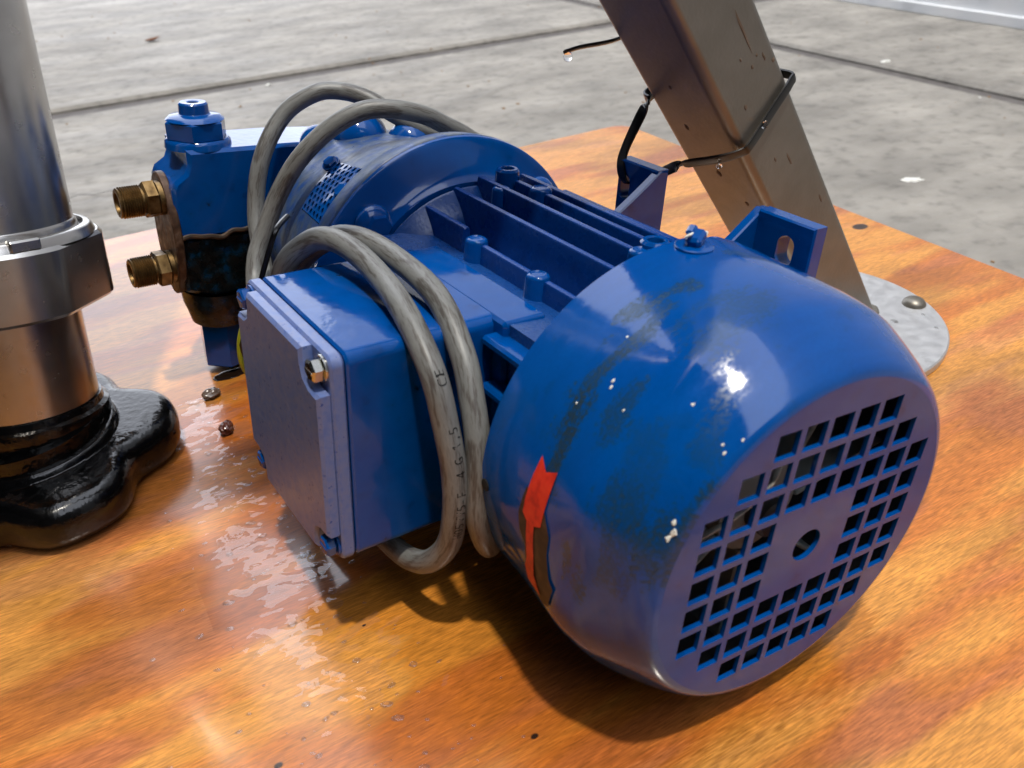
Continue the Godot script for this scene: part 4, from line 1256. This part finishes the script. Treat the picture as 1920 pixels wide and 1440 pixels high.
# slanting square tube on a round plate
func support_leg() -> void:
	var base := Vector3(0.359, 0, -0.2908)
	var root := thing("support_leg", "slanting square stainless leg welded to a round plate behind the motor", "leg", T(base))
	var poly := rrect(0.0, 0.0, 0.0376, 0.0385, 0.0042, 5)
	var s := Soup.new()
	for i in poly.size():
		var j := (i + 1) % poly.size()
		var q := []
		for k in [i, j]:
			var p := LEG_E3 + LEG_X * poly[k].x - LEG_Z * poly[k].y
			var low := p + LEG_UP * ((0.0046 - p.y) / LEG_UP.y)
			q.append(low - base)
			q.append(p + LEG_UP * 0.95 - base)
		s.quad(q[0], q[2], q[3], q[1])
	s.orient(0)
	obj("square_tube", s, mat["brushed_steel"], root)
	# dried runs and spots on the two faces in view
	var spots := Soup.new()
	for e in [[0, 0.0125, 0.232, 0.0006, 0.010], [0, 0.0108, 0.218, 0.0006, 0.0008], [0, 0.0078, 0.214, 0.0005, 0.002], [0, 0.0190, 0.224, 0.0005, 0.0010], [0, 0.0040, 0.208, 0.0009, 0.0012], [0, 0.0150, 0.216, 0.0007, 0.0010], [0, 0.0260, 0.205, 0.0010, 0.0014], [0, 0.0130, 0.190, 0.0006, 0.0030], [0, 0.0230, 0.168, 0.0006, 0.0014], [0, 0.0160, 0.160, 0.0006, 0.004], [0, 0.0080, 0.120, 0.0007, 0.003], [1, 0.0200, 0.17, 0.0012, 0.0022], [1, 0.0120, 0.150, 0.0010, 0.0016], [1, 0.0250, 0.200, 0.0010, 0.0020], [1, 0.0220, 0.225, 0.0008, 0.0012]]:
		var c: Vector3 = LEG_E3 + LEG_UP * e[2]
		var b: Basis
		if e[0] == 0:
			c += LEG_X * e[1]
			b = Basis(LEG_X, LEG_Z, LEG_X.cross(LEG_Z))
		else:
			c += LEG_X * 0.0376 - LEG_Z * e[1]
			b = Basis(-LEG_Z, LEG_X, LEG_UP)
		spots.ball(T(c - base, b), Vector3(e[3], 0.00025, e[4]), 12, -0.9, 0.5, noise(1.0, 2, int(e[1] * 9999)))
	obj("dirt_spots", spots, mat["leg_dirt"], root).set_meta("kind", "stuff")
	var pl := Soup.new().lathe(T(Vector3.ZERO, along(Vector3(0, 1, 0))), [Vector2(0.0, 0.0), Vector2(0.0, 0.0735), Vector2(0.0006, 0.0742), Vector2(0.0042, 0.0742), Vector2(0.0050, 0.0734), Vector2(0.0050, 0.0)], 96)
	obj("base_plate", pl, mat["blasted_steel"], root)
	for e in [[0.0613, 0.0225], [-0.045, 0.045], [-0.030, -0.055]]:
		var bt := T(Vector3(e[0], 0.0049, e[1]))
		var bo := Soup.new().ball(bt, Vector3(0.0068, 0.0046, 0.0068), 24, 0.0)
		obj("coach_bolt", bo, mat["chrome"] if false else mat["brushed_steel"], root)
	var wd := Soup.new()
	for i in 72:
		var f := i / 72.0
		var q := Vector2(0.0188, 0.0193) + Vector2.from_angle(TAU * f) * 0.0255
		q = Vector2(clampf(q.x, -0.0008, 0.0384), clampf(q.y, -0.0008, 0.0393))
		var p := LEG_E3 + LEG_X * q.x - LEG_Z * q.y
		p += LEG_UP * ((0.0052 - p.y) / LEG_UP.y)
		wd.ball(T(p - base), Vector3(0.0026, 0.0015, 0.0026), 8, -1.0)
	obj("weld_bead", wd, mat["brushed_steel"], root)
	var dr := Soup.new()
	for e in [[0.035, 0.030, 0.0020], [0.048, 0.048, 0.0012], [0.055, 0.034, 0.0010]]:
		dr.ball(T(Vector3(e[0], 0.0050, e[1])), Vector3(e[2], e[2] * 0.3, e[2] * 1.2), 12, 0.0)
	obj("water_droplets", dr, mat["water"], root).set_meta("kind", "stuff")


func cable_tie() -> void:
	var root := thing("cable_tie", "black cable tie holding the motor's rear foot to the slanting steel leg", "cable tie", T(Vector3(0.225, 0, -0.29)))
	var o := Vector3(0.225, 0, -0.29)
	var side := -LEG_Z
	var pts := [Vector3(0.2440, 0.1590, -0.2945), Vector3(0.2320, 0.1500, -0.2918), Vector3(0.2290, 0.1440, -0.2930), Vector3(0.2229, 0.1300, -0.2952), Vector3(0.2196, 0.1235, -0.2930), Vector3(0.2200, 0.1172, -0.2900), Vector3(0.2270, 0.1168, -0.2890), Vector3(0.2325, 0.1200, -0.2830), Vector3(0.2325, 0.1262, -0.2725), Vector3(0.2345, 0.1290, -0.2665), Vector3(0.2440, 0.1315, -0.2575), Vector3(0.2516, 0.1339, -0.2530), Vector3(0.2552, 0.1364, -0.2520), Vector3(0.2690, 0.1478, -0.2552), Vector3(0.2800, 0.1567, -0.2578), Vector3(0.2823, 0.1590, -0.2610), Vector3(0.2760, 0.1590, -0.2800), Vector3(0.2740, 0.1585, -0.2980), Vector3(0.2560, 0.1560, -0.2995), Vector3(0.2350, 0.1520, -0.2960), Vector3(0.2320, 0.1506, -0.2915)]
	var dirs := [Vector3(0, 0, -1), Vector3(-1, -0.3, -0.4), Vector3(-1, 0, 0.3), Vector3(-0.8, 0.5, 0.1), Vector3(-1, 0.1, 0.3), Vector3(0, -1, 0.3), Vector3(0, -1, 0), Vector3(1, -0.2, 0), Vector3(1, 0, 0.3), Vector3(-0.5, -0.5, 0.6), Vector3(-0.65, -0.5, 0.5), Vector3(-0.6, -0.6, 0.6), Vector3(0, -0.2, 1), Vector3(0.1, 0, 1), Vector3(0.3, 0.1, 1), Vector3(1, 0.6, 0.2), Vector3(1, 0.7, 0), Vector3(0.6, 0.5, -1), Vector3(0, 0, -1), Vector3(-0.6, -0.4, -0.8), Vector3(-1, -0.3, 0)]
	obj("band", strap(pts.map(func(p): return p - o), dirs, 0.0046, 0.0013), mat["black_plastic"], root)
	# the cut-off tail of the tie with a drop of water at its tip
	var tail := [Vector3(0.2300, 0.1790, -0.2960), Vector3(0.2100, 0.1782, -0.2885), Vector3(0.1950, 0.1778, -0.2890), Vector3(0.1870, 0.1773, -0.2880)]
	obj("tail", strap(tail.map(func(p): return p - o), [Vector3(0, -0.9, 0.5), Vector3(0, -0.9, 0.5), Vector3(0, -0.8, 0.5), Vector3(0, -0.8, 0.5)], 0.0024, 0.0014), mat["black_plastic"], root)
	obj("water_drop", Soup.new().ball(T(Vector3(0.1882, 0.1754, -0.2879) - o), Vector3(0.0019, 0.0020, 0.0017), 16), mat["water_bead"], root)
	var dr := Soup.new()
	dr.ball(T(Vector3(0.2620, 0.1437, -0.2520) - o), Vector3(0.0014, 0.0017, 0.0012), 12)
	dr.ball(T(Vector3(0.2432, 0.1288, -0.2565) - o), Vector3(0.0014, 0.0010, 0.0012), 12)
	obj("water_droplets", dr, mat["water_bead"], root).set_meta("kind", "stuff")


# stainless pipe with a union nut on a black lobed foot, cut off by the left edge of the photograph
func pipe() -> void:
	var axis := Vector3(0.1140, 0.9810, -0.1610).normalized()
	var c := Vector3(-0.043, 0.035, -0.393)
	var foot0 := Vector3(-0.047, 0.0, -0.387)
	var root := thing("steel_pipe", "wet stainless pipe with a union nut, standing on a black lobed foot", "pipe", T(foot0))
	var t := T(c - foot0, along(axis))
	var st: Material = mat["pipe_steel"]
	obj("lower_tube", Soup.new().lathe(t, [Vector2(0.004, 0.0), Vector2(0.004, 0.0300), Vector2(0.0048, 0.0310), Vector2(0.056, 0.0310), Vector2(0.056, 0.0)], 90), st, root)
	var nut := PackedVector2Array()
	for i in 120:
		var a := TAU * i / 120
		var r := 0.0462
		for k in 4: r = minf(r, 0.0430 / maxf(0.01, cos(a - (2.55 + k * PI / 2))))
		nut.append(Vector2.from_angle(a) * r)
	var ns := Soup.new().prism(t, nut, 0.0505, 0.0800, 0.0016)
	obj("union_nut", ns, st, root)
	var col := Soup.new().lathe(t, [Vector2(0.0795, 0.0440), Vector2(0.0830, 0.0425), Vector2(0.0838, 0.0412), Vector2(0.0838, 0.0395), Vector2(0.0815, 0.0390), Vector2(0.0815, 0.0375), Vector2(0.0850, 0.0370), Vector2(0.0862, 0.0360)], 90)
	for a in [-0.35, 1.75, 3.85]:
		col.box(t * T(Vector3(sin(a) * 0.0420, cos(a) * 0.0420, 0.0822), Basis(Vector3(0, 0, 1), -a)), Vector3(0.012, 0.0052, 0.0050), 0.0008)
	obj("union_collar", col, st, root)
	obj("upper_tube", Soup.new().lathe(t, [Vector2(0.0780, 0.0), Vector2(0.0780, 0.0360), Vector2(0.0900, 0.0360), Vector2(0.55, 0.0360), Vector2(0.55, 0.0)], 90), st, root)
	# lobed foot
	var lobes := func(p: Vector3) -> Vector3:
		var r := Vector2(p.x, p.y).length()
		if r < 0.02: return p
		var a := atan2(-p.x, p.y)
		var k := clampf((r - 0.040) / 0.012, 0.0, 1.0)
		var f := (r + (0.0053 - 0.0110 * pow(absf(sin(2.5 * (a - deg_to_rad(86.0)))), 4.0)) * k) / r
		return Vector3(p.x * f, p.y * f, p.z)
	var fs := Soup.new().lathe(T(Vector3.ZERO, along(Vector3(0, 1, 0))), [Vector2(0.0008, 0.0), Vector2(0.0008, 0.0530), Vector2(0.0030, 0.0565), Vector2(0.0080, 0.0588), Vector2(0.0140, 0.0594), Vector2(0.0185, 0.0584), Vector2(0.0215, 0.0560), Vector2(0.0231, 0.0525), Vector2(0.0235, 0.0480), Vector2(0.0236, 0.0405), Vector2(0.0244, 0.0394), Vector2(0.0262, 0.0388), Vector2(0.0272, 0.0374), Vector2(0.0274, 0.0352), Vector2(0.0340, 0.0345), Vector2(0.0345, 0.0)], 200, -PI, PI, lobes)
	var fo := obj("lobed_foot", fs, mat["wet_rubber"], root)
	obj("rubber_collar", Soup.new().lathe(t, [Vector2(-0.014, 0.0345), Vector2(-0.006, 0.0340), Vector2(-0.004, 0.0350), Vector2(0.0005, 0.0345), Vector2(0.0015, 0.0325), Vector2(0.0045, 0.0320), Vector2(0.0048, 0.0)], 80), mat["wet_rubber"], fo)
	# drops of water on the steel
	var dr := Soup.new()
	for i in 90:
		var a := rng.randf_range(0.2, 2.4)
		var zone := rng.randi() % 3
		var r := 0.031
		var z := rng.randf_range(0.006, 0.048)
		if zone == 1:
			r = 0.0452; z = rng.randf_range(0.053, 0.078)
		elif zone == 2:
			r = 0.036; z = rng.randf_range(0.088, 0.19)
		var d := Vector3(sin(a), -cos(a), 0)
		if zone == 1:
			r = 0.0462
			for k in 4: r = minf(r, 0.0430 / maxf(0.01, cos(atan2(d.y, d.x) - (2.55 + k * PI / 2))))
		var q := rng.randf_range(0.0006, 0.0018) * (1.0 if i % 5 else 1.5)
		dr.ball(t * T(d * (r - 0.0001) + Vector3(0, 0, z), along(Vector3(0, 0, 1), d)), Vector3(q, q * 0.62, q * rng.randf_range(0.9, 1.35)), 12, 0.0)
	obj("water_droplets", dr, mat["water_bead"], root).set_meta("kind", "stuff")


func small_things() -> void:
	var nz := noise(0.7, 1, 401)
	var p1 := Soup.new().ball(T(Vector3(0, 0.0022, 0), Basis(Vector3(0, 1, 0), 0.5)), Vector3(0.0050, 0.0028, 0.0038), 24, -0.95, 0.22, nz)
	var a := obj("pebble", p1, mat["pebble_grey"])
	a.position = Vector3(0.0383, 0, -0.4125)
	tag(a, "grey brown pebble on the wet board, the farther of two beside the pump", "pebble", "pebbles on the board")
	var p2 := Soup.new().ball(T(Vector3(0, 0.0026, 0), Basis(Vector3(0, 1, 0), 1.1)), Vector3(0.0046, 0.0033, 0.0036), 24, -0.95, 0.22, noise(0.7, 1, 402))
	var b := obj("pebble", p2, mat["pebble_brown"])
	b.position = Vector3(0.0370, 0, -0.3750)
	tag(b, "reddish brown pebble on the wet board, nearer the terminal box", "pebble", "pebbles on the board")
	# dark blob for the hexagon's reflection and grease under the pump
	var d := obj("reflection_smear", Soup.new().ball(T(Vector3.ZERO), Vector3(0.0110, 0.0006, 0.0050), 28, 0.0, 0.12, noise(0.6, 2, 403)), mat["smear_dark"])
	d.position = Vector3(0.0535, 0.0002, -0.4300)
	tag(d, "dark blob of painted reflection and grease on the board under the pump", "drip")
	# dry leaf on the concrete
	var lf := Soup.new()
	for i in 12:
		for k in 2:
			var f0 := i / 12.0
			var f1 := (i + 1) / 12.0
			var w0 := 0.010 * sin(PI * f0) + 0.0002
			var w1 := 0.010 * sin(PI * f1) + 0.0002
			var s := -1.0 if k else 1.0
			var z := func(f: float, w: float): return Vector3((f - 0.5) * 0.045, 0.002 + 0.006 * pow(f - 0.45, 2) * 4 + absf(w) * 0.5, w)
			lf.quad(z.call(f0, 0.0), z.call(f1, 0.0), z.call(f1, w1 * s), z.call(f0, w0 * s))
	var leaf := obj("dry_leaf", lf, mat["dry_leaf"])
	leaf.position = Vector3(0.3187, -0.15, -2.374)
	leaf.rotation.y = 0.4
	tag(leaf, "small brown dry leaf on the far concrete slab", "leaf")
	# paint flakes and chips on the concrete
	var fl := [[Vector3(1.455, -0.15, -1.110), 0.012, "white paint flake lying on the edge of the right joint"], [Vector3(1.370, -0.1525, -0.850), 0.006, "tiny pale chip on the near slab right of the steel leg"], [Vector3(0.965, -0.15, -0.660), 0.014, "long white paint flake on the concrete at the right edge"], [Vector3(0.425, -0.15, -1.735), 0.007, "white chip on the near slab above the grey cable"]]
	for i in fl.size():
		var fs := Soup.new().ball(T(Vector3.ZERO), Vector3(fl[i][1], 0.0022, fl[i][1] * 0.45), 12, -0.3, 0.5, noise(0.8, 2, 410 + i))
		var o := obj("paint_flake", fs, mat["paint_flake"])
		o.position = fl[i][0] + Vector3(0, 0.0006, 0)
		o.rotation.y = i * 1.3
		tag(o, fl[i][2], "paint flake", "pale flakes on the concrete")
